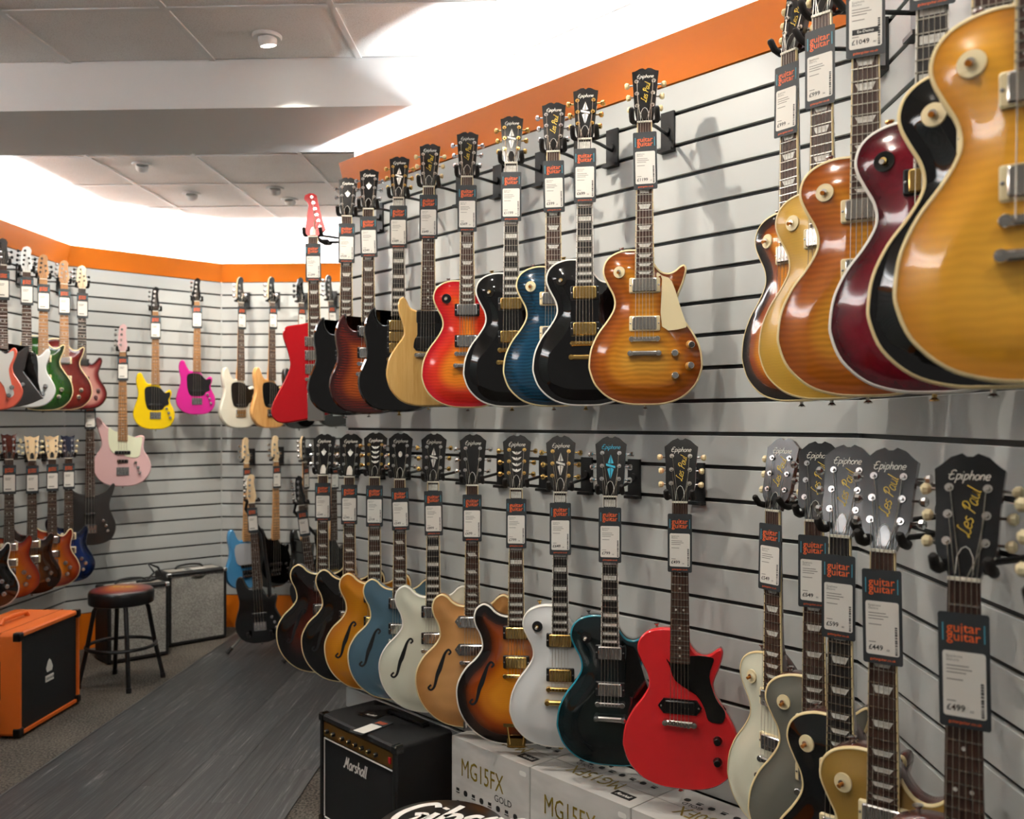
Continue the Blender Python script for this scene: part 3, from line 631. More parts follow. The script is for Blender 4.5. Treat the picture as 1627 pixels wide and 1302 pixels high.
    # pickups
    zn = {'LP': .349, 'ES': .382, 'SG': .338, 'DC': .335, 'JR': .0, 'FB': .36, 'PRS': .30, 'STRAT': .315, 'AX': .318, 'ANG': .30}.get(kind, 0); zbr = zb + .046
    yp = yT - .001
    pk = list(pick)
    if not bass:
        if len(pk) == 2: pickup(g, zn, yp, pk[0], metal, ring); pickup(g, zbr, yp, pk[1], metal, ring)
        elif len(pk) == 3: pickup(g, zn, yp, pk[0], metal, ring); pickup(g, (zn + zbr) / 2, yp, pk[1], metal, ring); pickup(g, zbr, yp, pk[2], metal, ring)
        elif len(pk) == 1: pickup(g, zbr, yp, pk[0], metal, ring)
    else:
        for k_, zz in pk: pickup(g, zz, yp, 'jb', metal, ring, w=.07 if k_ == 'j' else .10)
    # bridge and tail
    if tail == 'tom' or tail == 'trap' or tail == 'vib':
        def br():
            m = MB(); m.rbox((0, -.009, 0), (.084, .010, .013), .005)
            for i in range(6): m.box((-.0255 + .0102 * i, -.015, 0), (.008, .004, .008))
            for a in (-1, 1): m.lathe([(.007, -.015), (.0085, -.013), (.0085, .004)], (a * .037, 0, 0), 12)
            return m.mesh('bridge', metal)
        obj('bridge', cached(('br', metal.name), br), g, (0, yT, zb))
    if tail == 'tom':
        def tp_():
            m = MB(); m.rbox((0, -.012, 0), (.098, .014, .014), .006)
            for a in (-1, 1): m.lathe([(.0001, -.021), (.008, -.020), (.009, -.016), (.009, .004)], (a * .041, 0, 0), 12)
            return m.mesh('tailpiece', metal)
        obj('tailpiece', cached(('tp', metal.name), tp_), g, (0, yT, zb - .042))
    elif tail == 'trap':
        def tz():
            m = MB(); m.box((0, -.014, .075), (.085, .010, .012)); 
            for a in (-1, 1): m.tube([(a * .03, -.012, .072), (a * .022, -.006, .012), (a * .022, .0, -.003)], .003, 6)
            m.box((0, -.003, .012), (.062, .006, .03)); m.box((0, .01, -.002), (.055, .035, .004)); return m.mesh('tailpiece', metal)
        obj('tailpiece', cached(('tz', metal.name), tz), g, (0, yT, .0))
    elif tail == 'vib':
        def vb():
            m = MB(); m.rbox((0, -.004, .07), (.075, .007, .125), .006); m.tube([(-.035, -.014, .15), (.035, -.014, .15)], .010, 10); return m.mesh('vibrato', metal)
        obj('vibrato', cached(('vb', metal.name), vb), g, (0, yT, .0))
    elif tail == 'wrap':
        def wr():
            m = MB(); m.rbox((0, -.011, 0), (.088, .014, .016), .006)
            for i in range(6): m.box((-.0255 + .0102 * i, -.019, .002 - .001 * i), (.008, .004, .012))
            for a in (-1, 1): m.lathe([(.0001, -.021), (.008, -.020), (.009, -.016), (.009, .004)], (a * .041, 0, 0), 12)
            return m.mesh('bridge', metal)
        obj('bridge', cached(('wr', metal.name), wr), g, (0, yT, zb))
    elif tail == 'bass':
        def bb():
            m = MB(); m.box((0, -.003, -.01), (.08, .006, .055))
            for i in range(4): m.box((-.0285 + .019 * i, -.009, .0), (.015, .010, .03)); m.lathe([(.005, -.03), (.005, .01)], (-.0285 + .019 * i, -.008, 0), 8, axis='z')
            return m.mesh('bridge', metal)
        obj('bridge', cached(('bb', metal.name), bb), g, (0, yT, zb))
    elif tail == 'strat':
        obj('bridge', cached(('sb', metal.name), lambda: MB().box((0, -.004, 0), (.07, .008, .04)).box((0, -.010, .004), (.06, .008, .02)).mesh('bridge', metal)), g, (0, yT, zb - .005))
    # controls
    kp = {'lp': [(.130, .175), (.087, .150), (.128, .113), (.087, .085)], 'es': [(.140, .185), (.110, .145), (.150, .130), (.118, .095)], 'sg': [(.105, .165), (.070, .130), (.115, .110), (.085, .070)],
          'jr': [(.105, .150), (.105, .090)], 'bass': [(.082, .165), (.098, .130), (.108, .095)], 'two': [(.10, .13), (.085, .085)], 'three': [(.075, .15), (.10, .12), (.085, .08)], None: []}[knobs]
    for (x, z) in kp: y_, rt = surf(kind, x, z); obj('knob', knob_mesh(knobm, knobtip), g, (x, y_, z), rt)
    if sw:
        sx, sz = {'LP': (-.074, .390), 'ES': (.165, .11), 'SG': (.10, .20), 'DC': (-.075, .36), 'FB': (.10, .16), 'JR': (-.074, .39)}.get(kind, (.07, .19))
        def swm():
            m = MB(); m.lathe([(.0001, -.002), (.017, -.002), (.0175, 0), (.0175, .004)], n=24, mi=0); m.lathe([(.006, -.007), (.0065, -.002)], n=12, mi=1); m.tube([(0, -.005, 0), (.0, -.010, -.002), (.0, -.015, -.004)], [.0025, .003, .0042], 10, 2); return m.mesh('toggle_switch', [sw, metal, mat('amber_tip', '#b06a1a', .3) if sw is CREAM else WHITEP])
        obj('toggle_switch', cached(('sw', sw.name, metal.name), swm), g, *[(lambda q: q)(v) for v in ((sx, surf(kind, sx, sz)[0] - .0008, sz), surf(kind, sx, sz)[1])])
    if guard:
        gk, gm = guard
        GP = {'lp': [(.036, .385), (.052, .374), (.078, .358), (.105, .275), (.118, .235), (.112, .222), (.05, .228), (.05, .365), (.036, .37)],
              'jr': [(-.038, .372), (-.028, .362), (.032, .385), (.085, .385), (.094, .375), (.082, .33), (.10, .27), (.125, .235), (.122, .208), (.11, .20), (.08, .205), (.068, .24), (.045, .275), (-.012, .31), (-.028, .35)],
              'dc': [(-.034, .35), (.034, .35), (.08, .345), (.085, .30), (.07, .25), (.058, .21), (-.045, .21), (-.05, .25), (-.04, .27)],
              'sg': [(.03, .345), (.06, .325), (.085, .34), (.10, .30), (.105, .24), (.09, .18), (.02, .17), (-.05, .175), (-.055, .22), (-.042, .33)],
              'es': [(.034, .40), (.075, .405), (.09, .37), (.085, .30), (.075, .24), (.05, .22), (.05, .36)],
              'fb': [(.03, .43), (.06, .42), (.09, .43), (.118, .455), (.122, .43), (.10, .36), (.095, .30), (.05, .28), (.05, .37)],
              'pb': [(-.075, .325), (-.03, .34), (.03, .33), (.07, .29), (.105, .295), (.108, .265), (.095, .235), (.098, .2), (.07, .185), (.045, .155), (-.045, .155), (-.07, .2), (-.078, .26)],
              'ray': [(-.03, .335), (.03, .325), (.08, .295), (.118, .235), (.125, .16), (.118, .09), (.098, .06), (.075, .075), (.06, .13), (.055, .21), (-.055, .21), (-.06, .28)],
              'rev': [(-0.088, 0.403), (-0.053, 0.384), (0.035, 0.354), (0.088, 0.336), (0.123, 0.339), (0.117, 0.268), (0.099, 0.201), (0.023, 0.207), (0.0, 0.232), (-0.058, 0.232), (-0.088, 0.293)],
              'mm': [(-.055, .33), (.03, .33), (.055, .30), (.06, .2), (.05, .13), (-.05, .13), (-.06, .2)],
              'jag': [(-.09, .33), (.03, .335), (.07, .315), (.105, .335), (.108, .3), (.085, .23), (.10, .14), (.11, .09), (.08, .075), (.045, .16), (-.06, .18), (-.09, .23)]}[gk]
        y_ = yT - .001 if not cv else yT - .004
        P = crom(GP, 3); sx = -1 if gk == 'ray' else 1
        if gk == 'ray': pass
        obj('pickguard', poly_mesh(('pg', gk, kind), P, y_ - .0022, y_, gm), g)
    if kind == 'ES':
        obj('f_hole', f_hole(), g, (0, -T - cv * .97 - .0006, 0)); o = obj('f_hole', f_hole(), g, (0, -T - cv * .97 - .0006, 0)); o.scale = (-1, 1, 1)
    # strap buttons
    bm = cached(('strap', metal.name), lambda: MB().lathe([(.004, .0), (.004, -.006), (.008, -.010), (.008, -.012), (.0001, -.013)], n=12, axis='z').mesh('strap_button', metal))
    zlow = min(z for x, z in outline(kind) if abs(x) < .03) if kind != 'FB' else .02
    obj('strap_button', bm, g, (0, 0, zlow))
    if kind in ('LP', 'JR'): obj('strap_button', bm, g, (-.068, 0, .4555), (0, R(172), 0))
    g['sd'] = sd
    del g['sd']
    F_ = lambda x, y, z: loc + rot @ (Vector((x, y, z)) * s)
    if price is not None: price_tag(F_((0.001), yF - .0086, L - tagdz / s), rot, price, sd, tagroll, far, s)
    if hang: hanger(F_(0, yF + .025, L + .018), rot, hang, sd, yF)
    return g

# ---------------------------------------------------------------- swing tags
TAGK = mat('tag_black_card', '#2c3134', .55); TAGW = mat('tag_white_label', '#e4e2da', .6); TAGO = mat('tag_orange_print', '#e8642a', .55); TAGT = mat('tag_teal_print', '#4aa0b4', .5); INK = mat('black_ink', '#1a1a1a', .6); INKG = mat('grey_ink', '#77756f', .6)
def price_tag(p, rot, price, sd, roll, far, s):
    rr = rot @ Matrix.Rotation(R(roll), 3, 'Y')
    t = thing('price_tag', (price + ' ' if price else 'black and white ') + 'swing tag hanging on the ' + sd, 'tag', p, rr.to_euler(), 'swing tags on the guitars')
    def card():
        return MB().prism([(x, z - .083) for x, z in rrect(.034, .083, .004)], -.0003, .0003).mesh('card', TAGK, False)
    obj('card', cached(('card',), card), t)
    lb = obj('label_sticker', cached(('lab',), lambda: MB().prism([(x, z - .103) for x, z in rrect(.0285, .047, .004)], -.0006, -.0003).mesh('label_sticker', TAGW, False)), t)
    obj('shop_logo', type_mesh('guitar\nguitar', .0195, TAGO, .008, 0, 'CENTER', .66), t, (0, -.0006, -.0285))
    for a in (-1, 1): obj('stripe', cached(('stripe',), lambda: MB().box((0, 0, 0), (.0016, .0003, .026)).mesh('stripe', TAGT, False)), t, (a * .0275, -.0006, -.0285))
    if not far:
        obj('web_address', type_mesh('guitarguitar.co.uk', .0062, TAGO, .01), t, (0, -.0006, -.158))
        obj('price', type_mesh(price, .0125, INK, .012, 0, 'LEFT'), lb, (-.0245, -.0009, -.138))
        obj('pence', type_mesh('.00', .005, INK, 0, 0, 'LEFT'), lb, (.0125 if len(price) > 4 else .006, -.0009, -.141))
        obj('maker_line', type_mesh('Epiphone\nElectric', .0058, INKG, .0, 0, 'LEFT', .9), lb, (-.0235, -.0009, -.066))
        def fine():
            m = MB(); rnd = random.Random(3)
            for z, w in ((-.077, .03), (-.082, .034), (-.087, .026), (-.097, .022), (-.128, .012)): m.box((-.0235 + w / 2, 0, z), (w, .0002, .0013))
            return m.mesh('fine_print', INKG, False)
        obj('fine_print', cached(('fine',), fine), lb, (0, -.0008, 0))
        def bar():
            m = MB(); rnd = random.Random(5); z = -.1
            while z > -.147: h = rnd.choice((.0008, .0016, .0024)); m.box((.0235, 0, z), (.004, .0002, h)); z -= h + rnd.choice((.0008, .0014))
            return m.mesh('barcode', INK, False)
        obj('barcode', cached(('bar',), bar), lb, (0, -.0008, 0))
        if price == '£1049':
            obj('sale_band', MB().box((0, 0, -.119), (.046, .0003, .010)).mesh('sale_band', INK, False), lb, (0, -.0008, 0))
            obj('sale_text', type_mesh('Ex-Demo', .0075, TAGW, .012), lb, (0, -.0012, -.119))
    else:
        obj('fine_print', cached(('finef',), lambda: MB().box((-.006, 0, -.075), (.03, .0002, .003)).box((-.008, 0, -.083), (.026, .0002, .003)).box((-.006, 0, -.138), (.03, .0002, .006)).mesh('fine_print', INKG, False)), lb, (0, -.0008, 0))
    return t
# ---------------------------------------------------------------- wall hangers: plate, arm, padded yoke
def hanger(y0, rot, wall, sd, yF):
    """y0: point behind the neck just above the nut; wall = (point on wall face, wall rotation z)"""
    wp, wrz = wall
    h = thing('wall_hanger', 'black metal wall hanger holding the ' + sd, 'hanger', wp, (0, 0, wrz), 'black guitar hangers hooked into the slat walls')
    def plate():
        m = MB(); m.box((0, -.004, 0), (.05, .008, .118)); m.box((0, -.012, -.064), (.055, .026, .010)); m.box((0, .006, .056), (.046, .012, .006)); m.lathe([(.013, -.016), (.013, 0)], n=12); return m.mesh('plate', BLKM)
    obj('plate', cached(('plate',), plate), h, (0, 0, .012))
    inv = Matrix.Rotation(-wrz, 3, 'Z'); A = Vector((0, -.006, 0)); B = inv @ (Vector(y0) - Vector(wp))
    M = inv @ rot; q = lambda x, y, z: B + M @ Vector((x, y, z))
    obj('arm', MB().tube([A, A + (B - A) * .5, q(0, .012, 0)], .0055, 8).mesh('arm', BLKM), h)
    obj('yoke', MB().tube([q(-.034, .006, -.004), q(-.024, .010, -.006), q(0, .011, -.006), q(.024, .010, -.006), q(.034, .006, -.004)], .006, 8).mesh('yoke', BLKM), h)
    for a in (-1, 1):
        obj('padded_prong', MB().tube([q(a * .034, .006, -.004), q(a * .037, -.010, -.005), q(a * .037, -.030, .0), q(a * .036, -.046, .016), q(a * .036, -.049, .020)], [.0075, .008, .008, .008, .005], 10).mesh('padded_prong', RUB), h)
# ---------------------------------------------------------------- finishes
def paint(name, c, rough=.12, coat=1.): return mat('finish_' + name, c, rough, coat=coat)
HONEY = burst('finish_honeyburst', [(0, '#7c3a10'), (.28, '#98500f'), (.55, '#bd7a1c'), (.85, '#cc9230')], .18, 22)
ICED = burst('finish_icedtea', [(0, '#9c4d12'), (.35, '#b4651a'), (.65, '#d08e26'), (1, '#dca63a')], .16, 26)
CHERRY = burst('finish_cherryburst', [(0, '#c11320'), (.35, '#d8331c'), (.7, '#f0861c'), (1, '#f59d25')], .1, 28)
TOBAC = burst('finish_sunburst', [(0, '#0b0706'), (.12, '#1d0d08'), (.28, '#8a3f0e'), (.48, '#d0821c'), (.8, '#dc9626')], .1, 50)
VSB = burst('finish_vintage_sunburst', [(0, '#070505'), (.14, '#140a08'), (.42, '#8a3a10'), (.75, '#c67416'), (1, '#d88a1c')], .06, 50)
DKBURST = burst('finish_dark_burst', [(0, '#060404'), (.3, '#120706'), (.7, '#4a160c'), (1, '#6b2410')], .06, 50)
DKESP = burst('finish_dark_espresso', [(0, '#050404'), (.4, '#0c0706'), (1, '#2a0f0c')], .06, 50)
SGFL = burst('finish_amber_flame', [(0, '#3a1010'), (.25, '#5a1a10'), (.6, '#a84a12'), (1, '#c8651a')], .35, 30)
BLUEQ = burst('finish_blue_quilt', [(0, '#0c2a3c'), (.4, '#12405a'), (1, '#1a5a76')], .35, 28)
WINE = burst('finish_wine_quilt', [(0, '#4c0412'), (.3, '#760a1e'), (1, '#94122a')], .45, 40, quilt=True)
TEALB = burst('finish_midnight', [(0, '#0c2226'), (.35, '#0d1517'), (1, '#10201f')], .25, 70)
AMBER = burst('finish_amber', [(0, '#c98422'), (.3, '#dd9c2a'), (1, '#eab03c')], .05, 24, rough=.22)
LEMON = burst('finish_gold_satin', [(0, '#b98f30'), (.5, '#caa03c'), (1, '#d2aa46')], .03, 50, rough=.28, coat=.5)
DIRTY = burst('finish_antique_yellow', [(0, '#b86f10'), (.5, '#c98216'), (1, '#d48e1e')], .04, 40)
NATUR = burst('finish_natural', [(0, '#b07c44'), (.5, '#c8935a'), (1, '#d09c64')], .04, 6)
TVY = grain('finish_tv_yellow', '#c79a50', '#d8b06a', (70, 70, 5), .3, coat=.4)
GREENQ = burst('finish_green_quilt', [(0, '#10240a'), (.3, '#1c4a10'), (1, '#3a7a1c')], .45, 50, quilt=True)
REDQ = burst('finish_red_quilt', [(0, '#4a1010'), (.35, '#6e1f18'), (1, '#8a3324')], .4, 50, quilt=True)
PINKB = burst('finish_pink_burst', [(0, '#3c0c10'), (.1, '#7a3030'), (.3, '#c48a80'), (.7, '#d8ab9e')], .3, 60)
PRSO = burst('finish_orange_burst', [(0, '#7a1c0c'), (.3, '#a8440f'), (.7, '#d07a1a'), (1, '#d88420')], .2, 60)
PRSB = burst('finish_brown_burst', [(0, '#140a06'), (.3, '#3a1c0c'), (1, '#7a4416')], .3, 60)
PRSBL = burst('finish_royal_blue', [(0, '#0a1430'), (.4, '#102c6a'), (1, '#1a4a96')], .4, 60)
BLACKF, REDF, JRED, WHITEF, IVORY, PELHAM = paint('black', '#060607', .06), paint('firebird_red', '#b30f18', .22, .5), paint('coral_red', '#d8272b', .14), paint('white', '#dfe2e2', .14), paint('cream_white', '#d9dbc8', .16), paint('pelham_blue', '#4a6676', .14)
VIVORY, PEWTER, GOLDT, CORAL, YELLOW, MAGENTA, PINKF, NATW = paint('pale_ivory', '#dcdcc6', .2), paint('pewter_grey', '#6e6e64', .28), paint('metallic_gold', '#9c7a34', .3), paint('coral', '#e0624a', .2), paint('bright_yellow', '#e6c400', .15), paint('magenta', '#c8258a', .15), paint('shell_pink', '#d9b3b3', .2), grain('natural_ash', '#c88f50', '#dca868', (40, 40, 5), .3)
CHARC, SKY = paint('charcoal_satin', '#2b2826', .35, .2), paint('sky_blue', '#4a94c8', .2)
MOTO = mat('mint_guard', '#dfe3c6', .4); BWHITE = mat('bass_white', '#e0ddcc', .2, coat=.6); TEALBIND = mat('teal_binding', '#1b8296', .3, coat=.5)
TEALW = mat('teal_inlay', '#1b9ab8', .35); WGUARD = mat('white_guard', '#e4e2dc', .35); SILVG = mat('silver_guard', '#b9bcc0', .35)

def H(nut, w):          # where the hanger's plate meets the wall
    x, y = nut.x, nut.y
    if w == 'main': t = (3.25 - x - y) / 1.32; return (Vector((x + .40 * t, y + .92 * t, nut.z + .035)), R(-45))
    if w == 'right': t = (.815 - x) / .95; return (Vector((.815, y + .31 * t, nut.z + .035)), R(-90))
    if w == 'back': return (Vector((x - .03, 6.85, nut.z + .035)), 0.)
    if w == 'bl': t = (9.36 + x - y) / 1.40; return (Vector((x - .45 * t, y + .95 * t, nut.z + .035)), R(45))
    if w == 'left': return (Vector((-3.298, y + .10, nut.z + .035)), R(90))
MU = lambda px, z=2.45, c=2.92: on(px, 1, 1, c, z)
ML = lambda px, z=1.353, c=2.93: on(px, 1, 1, c, z)
def G(kind, nut, phi, w, **k):
    a = {kk: k.pop(kk) for kk in ('top', 'label', 'sd')}
    return guitar(kind, nut, phi, a['top'], a['label'], a['sd'], hang=H(nut, w), **k)
def va(px): return math.degrees(math.atan((px - 813.5) / F)) - 2.35

# upper row of the angled wall, left to right
n = MU(497, 2.395)
G('FB', n, va(497) + 8, 'main', top=REDF, side=REDF, label='glossy red guitar with angular winged body, leftmost on the angled wall', sd='red angular winged guitar', head='fb', hface=mat('firebird_head', '#b30f18', .5), hside=REDF, bind=None, inlay='trap', fbind=BINDC,
  pick=('hum', 'hum', 'hum'), ring=NICKEL, tail='vib', guard=('fb', WGUARD), sw=None, price='£1299', roll=-1, logo=None, metal=NICKEL, knobs=None, truss=BINDW)
n = MU(551, 2.44); G('SG', n, va(551) + 6, 'main', top=BLACKF, side=BLACKF, label='black double-horned guitar with crown headstock inlay, beside the red angular one', sd='black horned guitar with crown inlay', orn='crown', fbind=BINDC, ring=BLK, guard=('sg', BLKG), sw=None, knobs='sg', knobm=BLK, price='£529', roll=.5, metal=CHROME, truss=BLKG, head='open')
n = MU(585, 2.443); G('SG', n, va(585) + 6, 'main', top=SGFL, side=DARKMAH, label='flamed amber and cherry double-horned guitar between two black horned guitars', sd='amber cherry horned guitar', orn='crown', fbind=BINDC, ring=BLK, sw=None, knobs='sg', knobm=BLK, price='£549', metal=CHROME, head='open', tagroll=-1.5)
n = MU(633); G('SG', n, va(633) + 6, 'main', top=BLACKF, side=BLACKF, label='black double-horned guitar with gold pickups and split diamond headstock inlay', sd='black horned guitar with gold hardware', orn='diamond', fbind=BINDW, inlay='block1', fbm=EBONY, ring=BLK, sw=None, knobs='sg', knobm=BLK, price='£589', metal=GOLD, head='open', pick=('hum', 'hum', 'hum'))
n = MU(681, 2.457); G('DC', n, va(681) + 6, 'main', top=TVY, side=TVY, label='pale yellow flat double cutaway guitar with black pickguard', sd='pale yellow double cutaway guitar', sig=True, fbind=BINDC, inlay='dot', pick=('soap', 'soap'), guard=('dc', BLKG), sw=None, knobs='sg', knobm=BLK, tail='wrap', price='£649', button=BINDC, head='open', roll=.3)
n = MU(742); G('LP', n, va(742) + 3, 'main', top=CHERRY, side=MAHOG, bind=BINDC, label='red to orange cherry sunburst single cutaway guitar', sd='red orange cherry sunburst guitar', sig=True, fbind=BINDC, ring=BLK, sw=BLK, knobs='lp', price='£569', metal=CHROME, head='open')
n = MU(812); G('LP', n, va(812) + 4, 'main', top=BLACKF, side=BLACKF, bind=BINDW, label='glossy black single cutaway guitar left of the blue one, with gold hardware', sd='black guitar left of the blue guitar', orn='diamond', fbind=BINDW, inlay='block1', fbm=EBONY, ring=BLK, sw=BLKG, knobm=BLK, price='£1199', metal=GOLD, head='open')
n = MU(879, 2.45, 2.935); G('LP', n, va(879) + 3, 'main', top=BLUEQ, side=MAHOG, bind=BINDC, label='translucent dark blue figured single cutaway guitar between two black guitars', sd='dark blue figured guitar', sig=True, fbind=BINDC, ring=CREAM, price='£599', metal=CHROME, head='open', tagroll=-1)
n = MU(929, 2.45, 2.905); G('LP', n, va(929) + 4, 'main', top=BLACKF, side=BLACKF, bind=BINDW, label='glossy black single cutaway guitar with white binding, next to the honey sunburst one', sd='black guitar next to the honey sunburst', orn='diamond', fbind=BINDW, inlay='block1', fbm=EBONY, ring=BLK, sw=BLKG, knobm=BLK, price='£699', metal=GOLD, head='open')
n = MU(1024); G('LP', n, va(1024) + 3, 'main', top=HONEY, side=MAHOG, bind=BINDC, label='honey sunburst single cutaway guitar with cream pickguard, fully in view', sd='honey sunburst guitar with cream pickguard', sig=True, fbind=BINDC, ring=CREAM, guard=('lp', CREAM), price='£1199', metal=NICKEL, head='open', button=BINDC, tagroll=-1)
# lower row of the angled wall
ES = dict(fbind=BINDC, sw=None, knobs='es', knobm=BLK, ring=BLK)
WTR = mat('white_truss', '#dedbd2', .35)
n = ML(513, 1.343); G('ES', n, va(513) + 9, 'main', top=DKBURST, side=DARKMAH, bind=BINDC, label='dark red-brown sunburst semi-hollow guitar, leftmost of the semi-hollow row', sd='leftmost dark sunburst semi-hollow guitar', orn='crown', inlay='para', price='£549', metal=CHROME, truss=WTR, **ES)
n = ML(555, 1.346); G('ES', n, va(555) + 9, 'main', top=DKESP, side=DARKMAH, bind=BINDC, label='nearly black semi-hollow guitar with cream binding, second from the left', sd='nearly black semi-hollow guitar', orn='crown', inlay='para', price='£799', metal=CHROME, truss=WTR, **ES)
n = ML(595); G('ES', n, va(595) + 7, 'main', top=DIRTY, side=DIRTY, bind=BINDC, label='amber orange semi-hollow guitar with vine headstock inlay', sd='amber orange semi-hollow guitar', orn='vine', inlay='block', price='£719', metal=GOLD, **ES)
n = ML(635); G('ES', n, va(635) + 6, 'main', top=PELHAM, side=PELHAM, bind=BINDC, label='slate blue semi-hollow guitar beside the cream white one', sd='slate blue semi-hollow guitar', orn='oval', inlay='para', price='£549', metal=CHROME, tagroll=-1.5, **ES)
n = ML(688); G('ES', n, va(688) + 5, 'main', top=IVORY, side=IVORY, bind=BINDW, label='cream white semi-hollow guitar with black f-holes', sd='cream white semi-hollow guitar', orn='diamond', inlay='block1', fbm=EBONY, price='£899', metal=CHROME, button=GOLD, tagroll=-1, **ES)
n = ML(750); G('ES', n, va(750) + 5, 'main', top=NATUR, side=NATUR, bind=BINDC, label='natural wood semi-hollow guitar with chrome pickups', sd='natural wood semi-hollow guitar', inlay='para', pick=('dog', 'dog'), price='£699', metal=CHROME, tail='trap', **ES)
n = ML(820); G('ES', n, va(820) + 4, 'main', top=VSB, side=DARKMAH, bind=BINDW, label='tobacco sunburst semi-hollow guitar with gold trapeze tailpiece', sd='tobacco sunburst semi-hollow guitar', orn='vine', inlay='blockv', price='£799', metal=GOLD, tail='trap', **ES)
n = ML(890); G('LP', n, va(890) + 3, 'main', top=WHITEF, side=WHITEF, bind=BINDW, label='glossy white single cutaway guitar with gold hardware and black pickup rings', sd='glossy white guitar with gold hardware', orn='diamond', inlay='block1', fbm=EBONY, fbind=BINDW, ring=BLK, sw=BLKG, knobm=BLK, price='£649', metal=GOLD)
n = ML(969); G('LP', n, va(969) + 5, 'main', top=TEALB, side=BLACKF, bind=TEALBIND, label='dark green-black single cutaway guitar with teal binding and teal headstock', sd='dark guitar with teal binding', orn='diamond', logom=TEALW, hside=TEALBIND, inlay='block1', fbm=EBONY, fbind=BINDW, ring=BLK, sw=BLKG, knobm=BLK, price='£799', metal=CHROME, guard=('lp', BLKG))
n = ML(1080, 1.35, 2.97); G('JR', n, va(1080) + 6, 'main', top=JRED, side=JRED, label='bright red single cutaway guitar with black pickguard and one black pickup', sd='bright red guitar with black pickguard', sig=True, inlay='dot', hside=JRED, pick=('dog',), metal=NICKEL, button=BINDC, guard=('jr', BLKG), sw=None, knobs='jr', knobm=BLK, knobtip=BLK, tail='wrap', price='£499')
# upper row of the nearest right wall
RW = lambda px, X, z: on(px, 1, 0, X, z)
LPK = dict(fbind=BINDC, sig=True, head='open', metal=NICKEL)
n = RW(1253, .562, 2.45); G('LP', n, 54, 'right', top=TOBAC, side=DARKMAH, bind=BINDC, label='black-edged tobacco sunburst single cutaway guitar, leftmost in the upper right group', sd='black-edged tobacco sunburst guitar', price='£999', button=BINDC, tagroll=1, **LPK)
n = RW(1305, .580, 2.45); G('LP', n, 44, 'right', top=LEMON, side=MAHOG, bind=BINDC, label='plain gold-yellow satin single cutaway guitar behind the amber flamed one', sd='plain gold-yellow satin guitar', price='£999', button=BINDC, **LPK)
n = RW(1375, .587, 2.45); G('LP', n, 25, 'right', top=ICED, side=MAHOG, bind=BINDC, label='amber orange flamed single cutaway guitar with cream switch ring, third in upper right group', sd='amber orange flamed guitar', price='£1049', tagdz=.025, button=BINDC, **LPK)
n = RW(1481, .622, 2.45); G('LP', n, 27, 'right', top=WINE, side=MAHOG, bind=BINDW, label='wine red quilted single cutaway guitar with gold switch and white binding', sd='wine red quilted guitar', fbm=EBONY, inlay='block1', fbind=BINDW, ring=BLK, sw=BLKG, metal=GOLD, price='£799', orn='diamond', head='open')
n = RW(1577, .606, 2.45); G('LP', n, 27, 'right', top=BLACKF, side=MAHOG, bind=BINDC, label='black single cutaway guitar with cream binding behind the large amber one', sd='black cream-bound guitar behind amber one', price='£649', **LPK)
n = RW(1655, .572, 2.45); G('LP', n, 30, 'right', top=AMBER, side=MAHOG, bind=BINDC, label='large amber yellow flamed guitar body at the right edge, nearest the camera', sd='large amber yellow guitar at right edge', price='£899', guard=('lp', CREAM), **LPK)
# lower row of the nearest right wall
LPL = dict(fbind=BINDC, sig=True, metal=CHROME)
n = RW(1227, .556, 1.358); G('LP', n, 52, 'right', top=VIVORY, side=MAHOG, bind=BINDC, label='pale ivory single cutaway guitar right of the bright red one', sd='pale ivory single cutaway guitar', price='£549', button=CREAM, tagroll=1.2, **LPL)
n = RW(1293, .606, 1.353); G('LP', n, 33, 'right', top=PEWTER, side=MAHOG, bind=BINDC, label='pewter grey single cutaway guitar between the ivory and black ones', sd='pewter grey single cutaway guitar', price='£549', **LPL)
n = RW(1334, .576, 1.353); G('LP', n, 40, 'right', top=BLACKF, side=MAHOG, bind=BINDC, label='plain black single cutaway guitar with cream switch ring, behind the metallic gold one', sd='black guitar behind the metallic gold one', price='£599', fbm=EBONY, tagdz=.034, **LPL)
n = RW(1402, .588, 1.353); G('LP', n, 38, 'right', top=GOLDT, side=MAHOG, bind=BINDC, label='metallic gold top single cutaway guitar at the bottom right', sd='metallic gold top guitar', price='£449', tagroll=-1, **LPL)
n = RW(1531, .600, 1.353); G('JR', n, 35, 'right', top=TOBAC, side=MAHOG, label='guitar with dot inlays and ivory tuners at lower right, body below the frame', sd='dot inlay guitar with ivory tuners', sig=True, inlay='dot', pick=('dog',), metal=NICKEL, button=CREAM, sw=None, knobs='jr', knobm=BLK, tail='wrap', price='£499', tagdz=.045, tagroll=-1)
n = RW(1698, .600, 1.353); G('JR', n, 42, 'right', top=JRED, side=MAHOG, label='guitar cut off at the right edge, only its ivory tuner buttons showing', sd='guitar cut off at right edge', sig=True, inlay='dot', pick=('dog',), metal=NICKEL, button=CREAM, sw=None, knobs='jr', knobm=BLK, tail='wrap', price='£549')

